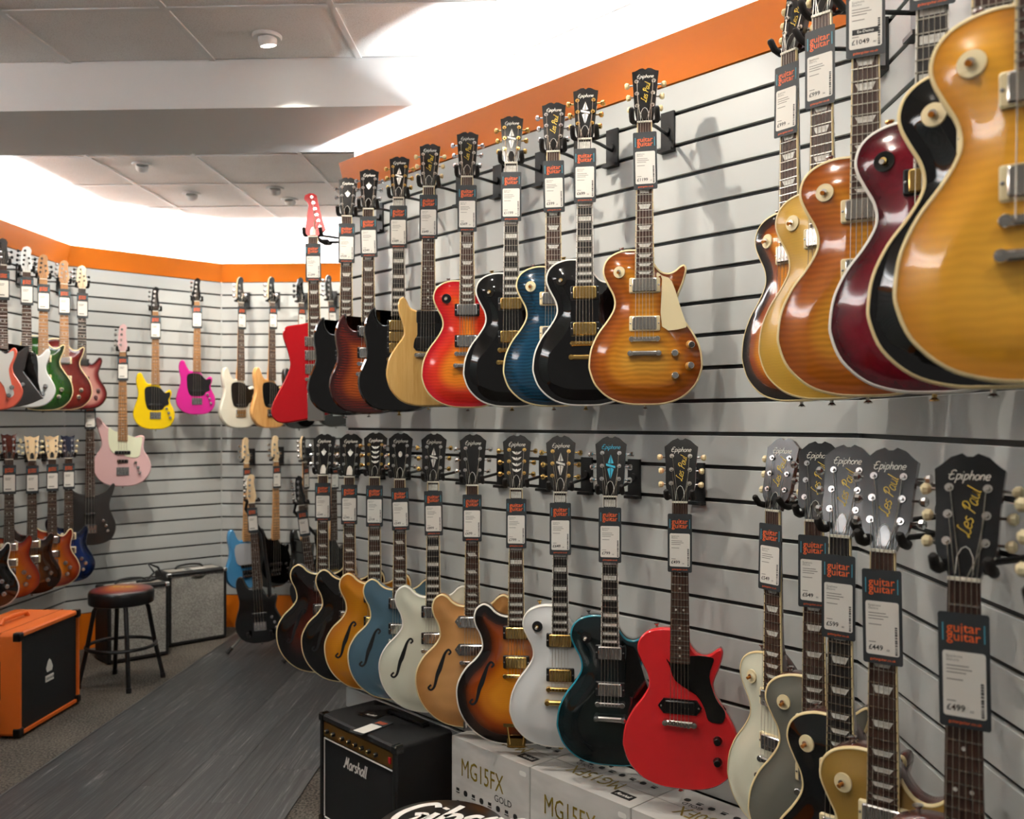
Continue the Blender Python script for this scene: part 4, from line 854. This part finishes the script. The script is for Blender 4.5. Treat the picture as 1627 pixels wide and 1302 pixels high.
# left wall, upper row (guitars turned towards the room)
LW = lambda px, z: on(px, 1, 0, -3.08, z)
def L_(kind, px, z, phi, w='left', nut=None, **k):
    return G(kind, nut or LW(px, z), phi, w, far=True, price='', **k)
FG = dict(sig=False, logo=None, truss=None, sw=None, inlay='dot')
L_('STRAT', -14, 2.44, -30, top=CORAL, side=CORAL, label='coral guitar with white pickguard at the left edge', sd='coral guitar at left edge', head='mm', hface=CORAL, metal=CHROME, guard=('jag', WGUARD), pick=('single', 'single'), ring=BLK, tail='strat', knobs='two', knobm=BLK, neckm=MAPLE, **FG)
L_('ANG', 4, 2.46, -33, top=CHARC, side=CHARC, label='black angular-bodied guitar between the coral and white ones', sd='black angular guitar', head='mm', hface=CHARC, metal=BLKM, pick=('single', 'single'), ring=BLK, tail='strat', knobs='two', knobm=BLK, neckm=ROASTED, **FG)
L_('STRAT', 42.4, 2.46, -33, top=WHITEF, side=WHITEF, label='white guitar with black pickguard on the left wall', sd='white guitar with black pickguard', head='mm', hface=WHITEF, hside=WHITEF, metal=BLKM, guard=('mm', BLK), pick=('single', 'single', 'hum'), ring=BLK, tail='strat', knobs='two', knobm=BLK, neckm=ROASTED, **FG)
L_('AX', 69, 2.445, -33, top=GREENQ, side=DARKMAH, bind=BINDC, label='green quilted guitar on the left wall', sd='green quilted guitar', head='mm', hface=ROASTED, hside=ROASTED, metal=BLKM, ring=CREAM, tail='strat', knobs='two', knobm=CREAM, fbm=ROASTED, neckm=ROASTED, **FG)
L_('AX', 102, 2.45, -34, top=REDQ, side=DARKMAH, bind=BINDC, label='brownish red quilted guitar beside the green one', sd='brownish red quilted guitar', head='mm', hface=ROASTED, hside=ROASTED, metal=CHROME, ring=CREAM, tail='strat', knobs='two', knobm=CREAM, fbm=ROASTED, neckm=ROASTED, **FG)
L_('STRAT', 130.5, 2.455, -36, top=PINKB, side=DARKMAH, label='pinkish red burst guitar with dark edges near the left corner', sd='pinkish red burst guitar', head='mm', hface=HEADWOOD, hside=HEADWOOD, metal=BLKM, ring=BLK, tail='strat', knobs='two', knobm=BLK, fbm=EBONY, neckm=ROASTED, **FG)
PR = dict(sig=False, logo=None, truss=BLK, sw=None, inlay='dot', head='prs', tail='strat', knobs='three', knobm=BLK, metal=CHROME, button=CREAM, ring=CREAM, fbm=ROSE)
L_('PRS', -22, 1.345, -32, top=BLACKF, side=MAHOG, bind=BINDW, label='black guitar with white edge line at the lower left edge', sd='black guitar at lower left edge', **dict(PR, hface=BLKG))
L_('PRS', 14.5, 1.36, -32, top=PRSO, side=MAHOG, label='orange sunburst guitar with dark red headstock on the lower left', sd='orange guitar with dark red headstock', **dict(PR, hface=MAHOG))
L_('PRS', 51, 1.345, -33, top=PRSB, side=MAHOG, label='brown sunburst guitar with pale maple headstock on the lower left', sd='brown guitar with pale maple headstock', **dict(PR, hface=HEADWOOD))
L_('PRS', 83, 1.343, -34, top=PRSO, side=MAHOG, bind=BINDC, label='orange sunburst guitar next to the royal blue one', sd='orange guitar next to the royal blue', **dict(PR, hface=HEADWOOD, ring=BLK))
L_('PRS', 109, 1.34, -34, top=PRSBL, side=PRSBL, label='royal blue guitar in the lower left row', sd='royal blue guitar', **dict(PR, hface=PRSBL))
# angled back-left wall: basses
BL = lambda px, z: on(px, 1, -1, -9.05, z)
BK = dict(sig=False, logo=None, truss=None, sw=None, inlay='dot', tail='bass', knobs='bass', knobm=CHROME, metal=CHROME)
L_('WAR', 0, 0, -28, 'bl', BL(143, 1.722), top=CHARC, side=CHARC, label='dark brown-black curved bass hanging behind the royal blue guitar', sd='dark curved bass', head='bass', hface=CHARC, pick=(('j', .13), ('j', .21)), neckm=ROASTED, **BK)
L_('REV', 0, 0, -26, 'bl', BL(195, 2.055), top=PINKF, side=PINKF, label='shell pink bass with pale mint pickguard', sd='shell pink bass', head='bass', hface=PINKF, hside=PINKF, pick=(('p', .235), ('j', .175)), guard=('rev', MOTO), fbm=ROASTED, neckm=ROASTED, **BK)
L_('BASS', 0, 0, -24, 'bl', BL(247, 2.353), top=YELLOW, side=YELLOW, s=.895, label='bright yellow bass with black pickguard', sd='bright yellow bass', head='bass', hface=BLKG, hside=BLKG, pick=(('p', .19),), guard=('pb', BLK), fbm=ROASTED, neckm=ROASTED, **BK)
L_('BASS', 0, 0, -20, 'bl', BL(313, 2.45), top=MAGENTA, side=MAGENTA, s=.885, label='magenta pink bass with black pickguard', sd='magenta bass', head='bass', hface=BLKG, hside=BLKG, pick=(('p', .19),), guard=('pb', BLK), fbm=ROASTED, neckm=ROASTED, **BK)
# back wall: basses
BW = lambda px, z: on(px, 0, 1, 6.64, z)
L_('BASS', 0, 0, -50, 'back', BW(383.5, 2.458), top=BWHITE, side=BWHITE, label='off-white bass with black pickguard on the back wall', sd='off-white bass', head='bass31', hface=BLKG, hside=HEADWOOD, pick=(('j', .165),), guard=('pb', BLK), **BK)
L_('BASS', 0, 0, -50, 'back', BW(433, 2.458), top=NATW, side=NATW, label='natural wood bass with black pickguard behind the red angular guitar', sd='natural wood bass', head='bass31', hface=BLKG, hside=HEADWOOD, pick=(('j', .165),), guard=('pb', BLK), **BK)
L_('BASS', 0, 0, -50, 'back', BW(479, 2.452), top=BLACKF, side=BLACKF, label='black bass hidden behind the red angular guitar, dark headstock to its left', sd='black bass behind red angular guitar', head='bass31', hface=BLKG, hside=BLKG, pick=(('j', .165),), **dict(BK, metal=BLKM))
L_('BASS', 0, 0, -50, 'back', BW(526, 2.465), top=BLACKF, side=BLACKF, roll=-4, label='black bass with slim dark headstock near the end of the angled wall', sd='black bass with slim headstock', head='bass', hface=BLKG, hside=BLKG, pick=(('j', .165),), **BK)
L_('BASS', 0, 0, -48, 'back', BW(392, 1.263), top=SKY, side=SKY, roll=-.5, label='sky blue bass with pale pickguard behind the black bass on a stand', sd='sky blue bass', head='bass31', hface=HEADWOOD, hside=HEADWOOD, pick=(('p', .17),), guard=('jag', SILVG), fbm=MAPLE, **dict(BK, inlay='bdot'))
L_('BASS', 0, 0, -48, 'back', BW(439, 1.277), top=BLACKF, side=BLACKF, label='black bass with maple fretboard on the back wall', sd='black bass with maple fretboard', head='bass31', hface=HEADWOOD, hside=HEADWOOD, pick=(('p', .17),), guard=('ray', BLKG), fbm=MAPLE, **dict(BK, inlay='bdot'))
L_('BASS', 0, 0, -70, 'back', BW(485, 1.272), top=BLACKF, side=BLACKF, roll=-1.5, label='dark bass with headstock turned sideways, behind the leaning bass', sd='dark bass with sideways headstock', head='bass', hface=BLKG, hside=HEADWOOD, pick=(('j', .165),), **BK)
L_('BASS', 0, 0, -48, 'back', BW(531, 1.272), top=BLACKF, side=BLACKF, label='dark bass with gold tuners seen between two semi-hollow headstocks', sd='dark bass with gold tuners', head='bass31', hface=BLKG, hside=BLKG, pick=(('j', .165),), **dict(BK, metal=GOLD))
# basses on floor stands
STEEL = mat('dull_steel', '#8f8c86', .35, 1)
def stand_bass(px, py, d, roll, label, sd, hf, standlabel):
    nut = at(px, py, d)
    g = guitar('BASS', nut, -8, BLACKF, label, sd, side=BLACKF, roll=roll, lean=-4, head='bass', hface=hf, hside=hf, pick=(('p', .19),), guard=('pb', BLKG), far=True, price='', **BK)
    rot = g.rotation_euler.to_matrix(); q = lambda x, y, z: g.location + rot @ Vector((x, y, z))
    base = Vector((g.location.x + .0, g.location.y + .19, 0)); t = thing('guitar_stand', standlabel, 'stand', base, group='black floor stands')
    top = q(0, .03, .945) - base; mid = Vector((-.05, .05, .62))
    obj('post', MB().tube([(0, .0, .30), (-.02, .02, .50), mid, (-.065, .03, .80), top + Vector((-.07, .05, -.06)), top + Vector((-.05, .03, .0)), top], [.016, .013, .011, .011, .011, .011, .011], 10).mesh('post', BLKM), t)
    for a in (-1, 1): obj('neck_prong', MB().tube([top, top + rot @ Vector((a * .04, .0, 0)), top + rot @ Vector((a * .045, -.06, .012))], .009, 8).mesh('neck_prong', RUB), t)
    hub = Vector((0, 0, .30)); obj('hub', MB().lathe([(.018, -.04), (.026, -.03), (.026, .03), (.018, .04)], (0, 0, .30), 14, axis='z').mesh('hub', BLKM), t)
    for ang in (100, 215, 325):
        e = Vector((.30 * math.cos(R(ang)), .30 * math.sin(R(ang)), .02))
        lg = obj('leg', MB().tube([hub, e * .88 + hub * .12], [.011, .011], 8).mesh('leg', STEEL if ang == 215 else BLKM), t); obj('rubber_foot', MB().tube([e * .88 + hub * .12, e], [.014, .015], 10).mesh('rubber_foot', RUB), lg)
    yk = [q(a * .075, .03, .05 + abs(a) * -.0) - base for a in (-1, 1)]
    for e in yk: obj('body_cradle', MB().tube([hub + Vector((0, 0, -.02)), e, e + rot @ Vector((0, -.085, .0)), e + rot @ Vector((0, -.09, .03))], .010, 8).mesh('body_cradle', RUB), t)
stand_bass(400, 800, 6.08, -4.5, 'black bass with pale maple headstock leaning on a floor stand', 'black bass on a floor stand', HEADWOOD, 'black tripod stand holding the pale-headstock bass')
stand_bass(479, 804, 5.85, -7.5, 'black bass with dark headstock leaning on a stand behind the semi-hollow row', 'leaning bass behind the semi-hollow row', BLKG, 'black stand holding the dark bass, partly hidden by semi-hollow guitars')

# empty hanger on the hidden end of the angled wall
eh = thing('wall_hanger', 'empty black hanger projecting from the far end of the angled wall', 'hanger', (-.92, 4.46, 2.47), (0, 0, R(-90)), 'black guitar hangers hooked into the slat walls')
obj('plate', CACHE[('plate',)], eh, (0, 0, .012)); obj('arm', MB().tube([(0, -.006, 0), (0, -.17, .0)], .007, 8).mesh('arm', BLKM), eh)
obj('yoke', MB().tube([(-.034, -.17, .0), (0, -.175, .0), (.034, -.17, 0)], .007, 8).mesh('yoke', BLKM), eh)
for a in (-1, 1): obj('padded_prong', MB().tube([(a * .034, -.17, 0), (a * .037, -.20, .0), (a * .036, -.23, .018)], .009, 8).mesh('padded_prong', RUB), eh)
# ---------------------------------------------------------------- amplifiers, boxes, stools
TOLEX = mat('black_tolex', '#0d0d0e', .55, bump=(500, .8, .0015)); GRILLE = mat('black_grille', '#08080a', .8, bump=(700, .8, .001)); OTOL = mat('orange_tolex', '#d9661c', .5, bump=(600, .4, .0008))
SPARK = speckle('silver_sparkle', '#74726c', '#d2d0c8', 230, .48, .9, .5); BRASS = mat('brass_panel', '#8a6530', .35, .8); WHITEI = mat('white_print', '#e6e4de', .5); GOLDI = mat('gold_print', '#97812e', .4, .4); PAPER = mat('paper', '#dad7d0', .7); CARD = grain('box_card', '#b9b7b2', '#cfcdc8', (3, 3, 8), .5, detail=3)
def frame_box(t, w, d, h, r, m, name='cabinet'):   # hollow-fronted cabinet: front at y=0, depth +y, base z=0, centred on x
    mb = MB(); P = rrect(w / 2, h / 2, r); P = [(x, z + h / 2) for x, z in P]; I = rrect(w / 2 - .022, h / 2 - .022, .004); I = [(x, z + h / 2) for x, z in I]; n = len(P)
    F0 = [(x * (1 - .012 / w), (z - h / 2) * (1 - .012 / h) + h / 2) for x, z in P]
    vs = [(x, 0, z) for x, z in F0] + [(x, .008, z) for x, z in P] + [(x, d, z) for x, z in P] + [(x, 0, z) for x, z in I] + [(x, .02, z) for x, z in I]
    fs = [tuple(2 * n + i for i in reversed(range(n)))]
    for i in range(n):
        j = (i + 1) % n
        fs += [(i, n + i, n + j, j), (n + i, 2 * n + i, 2 * n + j, n + j), (i, j, 3 * n + j, 3 * n + i), (3 * n + i, 3 * n + j, 4 * n + j, 4 * n + i)]
    mb.add(vs, fs); return obj(name, mb.mesh(name, m), t)
# orange cabinet, grille facing the aisle (+x)
t = thing('guitar_amplifier', 'orange speaker cabinet with black grille on the carpet at left', 'amplifier', (-2.625, 4.68, .012), (0, 0, R(90)))
W_, D_, H_ = .585, .36, .515
frame_box(t, W_, D_, H_, .02, OTOL)
obj('grille_cloth', MB().box((0, .018, H_ / 2), (W_ - .04, .012, H_ - .04)).mesh('grille_cloth', GRILLE, False), t)
obj('crest', MB().prism([(-.03, .30), (-.012, .335), (0, .345), (.012, .335), (.03, .30), (.022, .28), (-.022, .28)][::1], .009, .012).mesh('crest', WHITEI, False), t, (-.0, 0, -.03))
bd = obj('badge', MB().box((0, .010, .215), (.075, .004, .032)).mesh('badge', WHITEI, False), t)
obj('badge_lettering', type_mesh('ORANGE', .018, INK, .02), bd, (0, .0075, .215))
for sx in (-1, 1):
    for z in (.02, H_ - .02):
        obj('corner_guard', MB().rbox((sx * (W_ / 2 - .016), .012, z), (.042, .034, .044), .008).mesh('corner_guard', BLK), t)
obj('side_handle', MB().rbox((0, 0, 0), (.13, .012, .20), .01).mesh('side_handle', BLK), t, (-W_ / 2 - .001, .16, .28), (0, 0, R(-90)))
obj('seam', MB().box((0, .10, H_ / 2), (W_ + .002, .003, H_ + .002)).mesh('seam', mat('orange_seam', '#8a3a0e', .6), False), t)
hh = obj('top_handle', MB().tube([(-.12, .2, H_), (-.10, .2, H_ + .025), (.10, .2, H_ + .025), (.12, .2, H_)], [.014, .012, .012, .014], 8).mesh('top_handle', OTOL), t)
obj('power_cable', MB().tube([(-.05, .30, H_ + .008), (-.15, .28, H_ + .02), (-.2, .25, H_ + .012), (-.22, .31, H_ + .02), (-.12, .33, H_ + .01)], .007, 6).mesh('power_cable', BLK), t)
for sx in (-1, 1):
    for y in (.05, .31): obj('foot', MB().lathe([(.016, -.012), (.018, 0)], (sx * .24, y, .0), 10, axis='z').mesh('foot', BLK), t)
# two silver-grille combos standing along the angled back-left wall
def combo(loc, label, w, h, badge):
    t = thing('guitar_amplifier', label, 'amplifier', (loc[0], loc[1], .008), (0, 0, R(45)), 'silver grille combo amplifiers')
    frame_box(t, w, .24, h, .012, TOLEX); obj('grille_cloth', MB().box((0, .014, h / 2 - .002), (w - .030, .016, h - .034)).mesh('grille_cloth', SPARK, False), t)
    obj('control_panel', MB().box((0, .12, h + .001), (w - .06, .12, .004)).mesh('control_panel', mat('panel_silver', '#a9a49a', .4, .3), False), t)
    obj('top_handle', MB().tube(crom([(-.10, h), (-.08, h + .022), (0, h + .03), (.08, h + .022), (.10, h)], 4, False) and [(x, .16, z) for x, z in crom([(-.10, h), (-.08, h + .022), (0, h + .03), (.08, h + .022), (.10, h)], 4, False)], .008, 6).mesh('top_handle', BLK), t)
    for sx in (-1, 1): obj('corner_guard', MB().rbox((sx * (w / 2 - .012), .010, h - .012), (.03, .028, .028), .006).mesh('corner_guard', CHROME), t)
    for sx in (-1, 1): obj('foot', MB().lathe([(.014, -.008), (.016, 0)], (sx * (w / 2 - .05), .05, 0), 10, axis='z').mesh('foot', BLK), t)
    if badge:
        b = obj('badge', MB().prism([(-.055, 0), (-.035, .012), (.06, .018), (.03, -.006), (.0, -.008)], .002, .005).mesh('badge', NICKEL, False), t, (0, 0, h - .045))
        obj('badge_lettering', script_mesh('Fender', .06, INK, .22, .3), b, (0, .0015, .004))
    else: obj('power_cable', MB().tube([(x, y, z + h) for x, y, z in ((.02, .1, .01), (.1, .12, .012), (.16, .16, .05), (.13, .2, .11), (.19, .17, .08), (.20, .12, .02), (.10, .08, .01), (.04, .09, .012))], .008, 6).mesh('power_cable', BLK), t)
    return t
combo((-2.495, 6.353), 'larger silver sparkle grille combo amplifier against the angled back wall', .43, .505, True)
combo((-2.703, 5.876), 'silver sparkle grille combo amplifier behind the round bar stool', .40, .485, False)
for (x, y, z, rz, lb) in ((-2.548, 6.406, .5195, 45, 'white price card lying on the larger silver combo amplifier'), (-2.83, 5.856, .4995, 45, 'white price card lying on the combo behind the stool')):
    c = thing('price_card', lb, 'card', (x, y, z), (0, 0, R(rz)), 'price cards on the silver combos'); obj('card_sheet', MB().box((0, 0, 0), (.15, .07, .002)).mesh('card_sheet', PAPER, False), c); obj('card_print', MB().box((-.045, 0, .0014), (.04, .06, .0006)).box((.03, .01, .0014), (.06, .005, .0006)).mesh('card_print', TAGK, False), c)
# bar stool with sunburst seat
def stool(loc, h, r, label, seat_top, group='round padded stools'):
    t = thing('bar_stool', label, 'stool', (loc[0], loc[1], 0), (0, 0, 0), group)
    s_ = obj('seat', MB().lathe([(r * .93, h - .085), (r * .99, h - .08), (r, h - .07), (r, h - .018), (r * .97, h - .006), (r * .92, h), (r * .5, h + .005), (.001, h + .006)], n=40, axis='z').mesh('seat', mat('stool_vinyl', '#0b0b0b', .28)), t)
    if seat_top: obj('seat_top', MB().lathe([(.001, h + .008), (r * .5, h + .0068), (r * .91, h + .0015), (r * .95, h - .0035)][::-1], n=40, axis='z').mesh('seat_top', seat_top), t)
    for a in (35, 125, 215, 305):
        c, s2 = math.cos(R(a)), math.sin(R(a))
        lg = obj('leg', MB().tube([(c * r * .45, s2 * r * .45, h - .08), (c * r * .72, s2 * r * .72, h - .085), (c * r * .82, s2 * r * .82, h - .12), (c * r * 1.02, s2 * r * 1.02, h * .42), (c * r * 1.28, s2 * r * 1.28, .02)], .013, 10).mesh('leg', BLKM), t)
        obj('foot_cap', MB().tube([(c * r * 1.27, s2 * r * 1.27, .03), (c * r * 1.29, s2 * r * 1.29, .0)], .016, 10).mesh('foot_cap', BLK), lg)
    rr = r * 1.06; pts = [(rr * math.cos(2 * math.pi * i / 36), rr * math.sin(2 * math.pi * i / 36), h * .41) for i in range(37)]
    obj('foot_ring', MB().tube(pts, .011, 8, cap=False).mesh('foot_ring', BLKM), t); return t
def seat_burst():
    m = mat('seat_sunburst', '#a04020', .3, coat=.3); nt = m.node_tree; b = nt.nodes['Principled BSDF']; tc = nt.nodes.new('ShaderNodeTexCoord'); ln = nt.nodes.new('ShaderNodeVectorMath'); ln.operation = 'LENGTH'
    mu = nt.nodes.new('ShaderNodeVectorMath'); mu.operation = 'MULTIPLY'; mu.inputs[1].default_value = (5.2, 5.2, 0); nt.links.new(tc.outputs['Object'], mu.inputs[0]); nt.links.new(mu.outputs[0], ln.inputs[0])
    r = nt.nodes.new('ShaderNodeValToRGB'); e = r.color_ramp.elements; e[0].position = .3; e[0].color = lin('#b8622a'); e[1].position = .95; e[1].color = lin('#2a0a08'); q = e.new(.7); q.color = lin('#7a1f18')
    nt.links.new(ln.outputs['Value'], r.inputs[0]); nt.links.new(r.outputs[0], b.inputs['Base Color']); return m
st = stool((-2.575, 5.36), .57, .185, 'black bar stool with red sunburst round seat beside the orange cabinet', seat_burst())
for ch in st.children:
    if ch.name.startswith('seat_top'):
        o = obj('seat_lettering', script_mesh('Fender', .16, GOLDINK, .22, .3), ch, (-.01, .03, .5785), (R(-90), 0, 0))
c_ = on(700, 0, 1, 2.19, 0)
gs = stool((c_.x, c_.y), .60, .166, 'black round stool seat with white script lettering at the bottom edge', None)
o = obj('seat_lettering', script_mesh('Gibson', .33, WHITEI, .27, .45), [ch for ch in gs.children if ch.name.startswith('seat')][0], (.035, .045, .6068), (R(-90), 0, R(-8)))
# black combo amplifier with white script, in front of the angled wall
a45 = Vector((-.7071, .7071)); b45 = Vector((.7071, .7071)); N = Vector((-.54, 3.18)); w, d, h = .52, .255, .43
cpt = N + a45 * w / 2
t = thing('guitar_amplifier', 'black combo amplifier with white script lettering and brass knob panel', 'amplifier', (cpt.x, cpt.y, .0), (0, 0, R(-45)))
frame_box(t, w, d, h, .016, TOLEX)
obj('grille_cloth', MB().box((0, .018, .18), (w - .044, .010, .31)).mesh('grille_cloth', GRILLE, False), t)
obj('piping', MB().tube([(w / 2 - .026, .008, .335), (-w / 2 + .026, .008, .335), (-w / 2 + .026, .008, .026), (w / 2 - .026, .008, .026), (w / 2 - .026, .008, .335)], .003, 6).mesh('piping', WHITEI), t)
obj('control_panel', MB().box((-.0, .010, .371), (w - .05, .008, .056)).mesh('control_panel', BRASS, False), t)
for i in range(8):
    k = obj('knob', cached(('mk',), lambda: MB().lathe([(.0001, -.016), (.006, -.016), (.0065, -.015)], n=12, mi=1).lathe([(.0065, -.015), (.008, -.012), (.009, 0)], n=12).mesh('knob', [BLK, GOLD])), t, (-.205 + .045 * i + (.02 if i > 1 else 0), .006, .368))
obj('power_switch', MB().box((.215, .004, .37), (.012, .006, .022)).mesh('power_switch', mat('red_switch', '#a8101a', .3), False), t)
obj('maker_logo', script_mesh('Marshall', .155, WHITEI, .26, .25), t, (-.01, .004, .285))
for sx in (-1, 1):
    for z in (.014, h - .014): obj('corner_guard', MB().rbox((sx * (w / 2 - .014), .013, z), (.034, .034, .034), .008).mesh('corner_guard', BLKG), t)
obj('carry_strap', MB().box((.05, .205, h + .012), (.22, .03, .008)).box((-.055, .205, h + .005), (.02, .03, .012)).box((.155, .205, h + .005), (.02, .03, .012)).mesh('carry_strap', BLK), t)
obj('foot', MB().lathe([(.018, .0), (.018, .004)], (0, .1, 0), 8, axis='z').mesh('foot', BLK), t)
def flat_tag(p, rz, tilt, label):
    t = thing('price_tag', label, 'tag', p, (R(-90) + R(tilt), 0, R(rz)), 'swing tags on the amplifiers')
    obj('card', cached(('card',), lambda: None), t); obj('label_sticker', CACHE[('lab',)], t); obj('shop_logo', type_mesh('guitar\nguitar', .0195, TAGO, .008, 0, 'CENTER', .66), t, (0, -.0006, -.0285))
flat_tag((-.618, 3.443, h + .004), -35, 0, 'black and white swing tag lying across the top of the black amplifier')
q = cpt + b45 * .13 + a45 * .09
mc = thing('info_card', 'small black card lying on top of the black amplifier', 'card', (q.x, q.y, h + .002), (0, 0, R(-30))); obj('card_sheet', MB().box((0, 0, 0), (.09, .05, .0015)).mesh('card_sheet', BLK, False), mc); obj('card_lettering', script_mesh('Marshall', .05, WHITEI, .26), mc, (0, 0, .0012), (R(-90), 0, 0))
# three retail boxes
c0 = 2.90; XS = [(-.353, 3.253), (-.064, 2.964), (.238, 2.662), (.54, 2.36)]
def retail(i, model, label, h=.45):
    p0 = Vector(XS[i]); p1 = Vector(XS[i + 1]); w = (p1 - p0).length - .004; mid = (p0 + p1) / 2; dp = .235
    t = thing('retail_box', label, 'box', (mid.x, mid.y, 0), (0, 0, R(-45)), 'white and grey amplifier boxes')
    mb = MB(); P = rrect(w / 2, dp / 2, .004); mb.add([(x, y + dp / 2, z) for z in (0, h) for x, y in P], [tuple(reversed(range(16))), tuple(range(16, 32))] + [(k, (k + 1) % 16, 16 + (k + 1) % 16, 16 + k) for k in range(16)])
    bx = obj('carton', mb.mesh('carton', CARD), t)
    obj('model_lettering', type_mesh(model, .09, GOLDI), bx, (-.035, -.0012, h - .10)).scale = (.68, 1, 1)
    obj('series_lettering', type_mesh('GOLD', .032, INK, .004), bx, (.075, -.0012, h - .152))
    def icons():
        m = MB()
        for k in range(8):
            x = -.165 + k * .043
            if k % 2: m.prism(rrect(.010, .010, .008), 0, .0005)
            else: m.box((0, 0, .004), (.016, .0005, .010)).box((0, 0, -.007), (.02, .0005, .003))
            n_ = len(m.v); kk = 32 if k % 2 else 16
            m.v[n_ - kk:] = [(a + x, b, c) for a, b, c in m.v[n_ - kk:]]
        return m.mesh('feature_icons', INK, False)
    obj('feature_icons', cached(('icons',), icons), bx, (0, -.0012, h - .185))
    pic = obj('amp_picture', MB().prism(rrect(.175, .095, .012), -.0016, -.001).mesh('amp_picture', BLK, False), bx, (0, 0, h - .315))
    obj('picture_panel', MB().box((0, -.002, .066), (.32, .0006, .03)).mesh('picture_panel', BRASS, False), pic)
    obj('picture_knobs', cached(('pkn',), lambda: [MB()][0].lathe([(.006, -.0005), (.006, .0)], (-.12, 0, .066), 10).lathe([(.006, -.0005), (.006, .0)], (-.06, 0, .066), 10).lathe([(.006, -.0005), (.006, 0)], (.05, 0, .066), 10).lathe([(.006, -.0005), (.006, 0)], (.09, 0, .066), 10).lathe([(.006, -.0005), (.006, 0)], (.13, 0, .066), 10).mesh('picture_knobs', INK, False)), pic, (0, -.0028, 0))
    obj('corner_sticker', MB().prism(rrect(.016, .008, .006), -.0012, -.0008).mesh('corner_sticker', WHITEI, False), bx, (w / 2 - .03, 0, h - .03))
    obj('top_lettering', type_mesh(model, .085, GOLDI), bx, (-.01, .10, h + .0012), (R(-90), 0, R(180))).scale = (.7, 1, 1)
    obj('top_lettering', type_mesh('GOLD', .026, INK, .004), bx, (-.10, .145, h + .0012), (R(-90), 0, R(180)))
    obj('top_icons', cached(('icons',), icons), bx, (0, .17, h + .0012), (R(-90), 0, R(180)))
    lg = obj('top_badge', MB().box((0, 0, 0), (.075, .035, .0008)).mesh('top_badge', INK, False), bx, (.14, .055, h + .001)); obj('badge_lettering', script_mesh('Marshall', .055, WHITEI, .28), lg, (0, 0, .0008), (R(-90), 0, 0))
    obj('tape_seam', MB().box((0, dp / 2, h + .0003), (w, .002, .0006)).mesh('tape_seam', mat('seam_grey', '#8d8b86', .6), False), bx)
retail(0, 'MG15FX', 'grey retail carton with gold MG15FX lettering, leftmost beside the black amplifier')
retail(1, 'MG15FX', 'grey retail carton with gold MG15FX lettering, the middle of three')
retail(2, 'MG30FX', 'grey retail carton with gold MG30FX lettering under the bright red guitar')
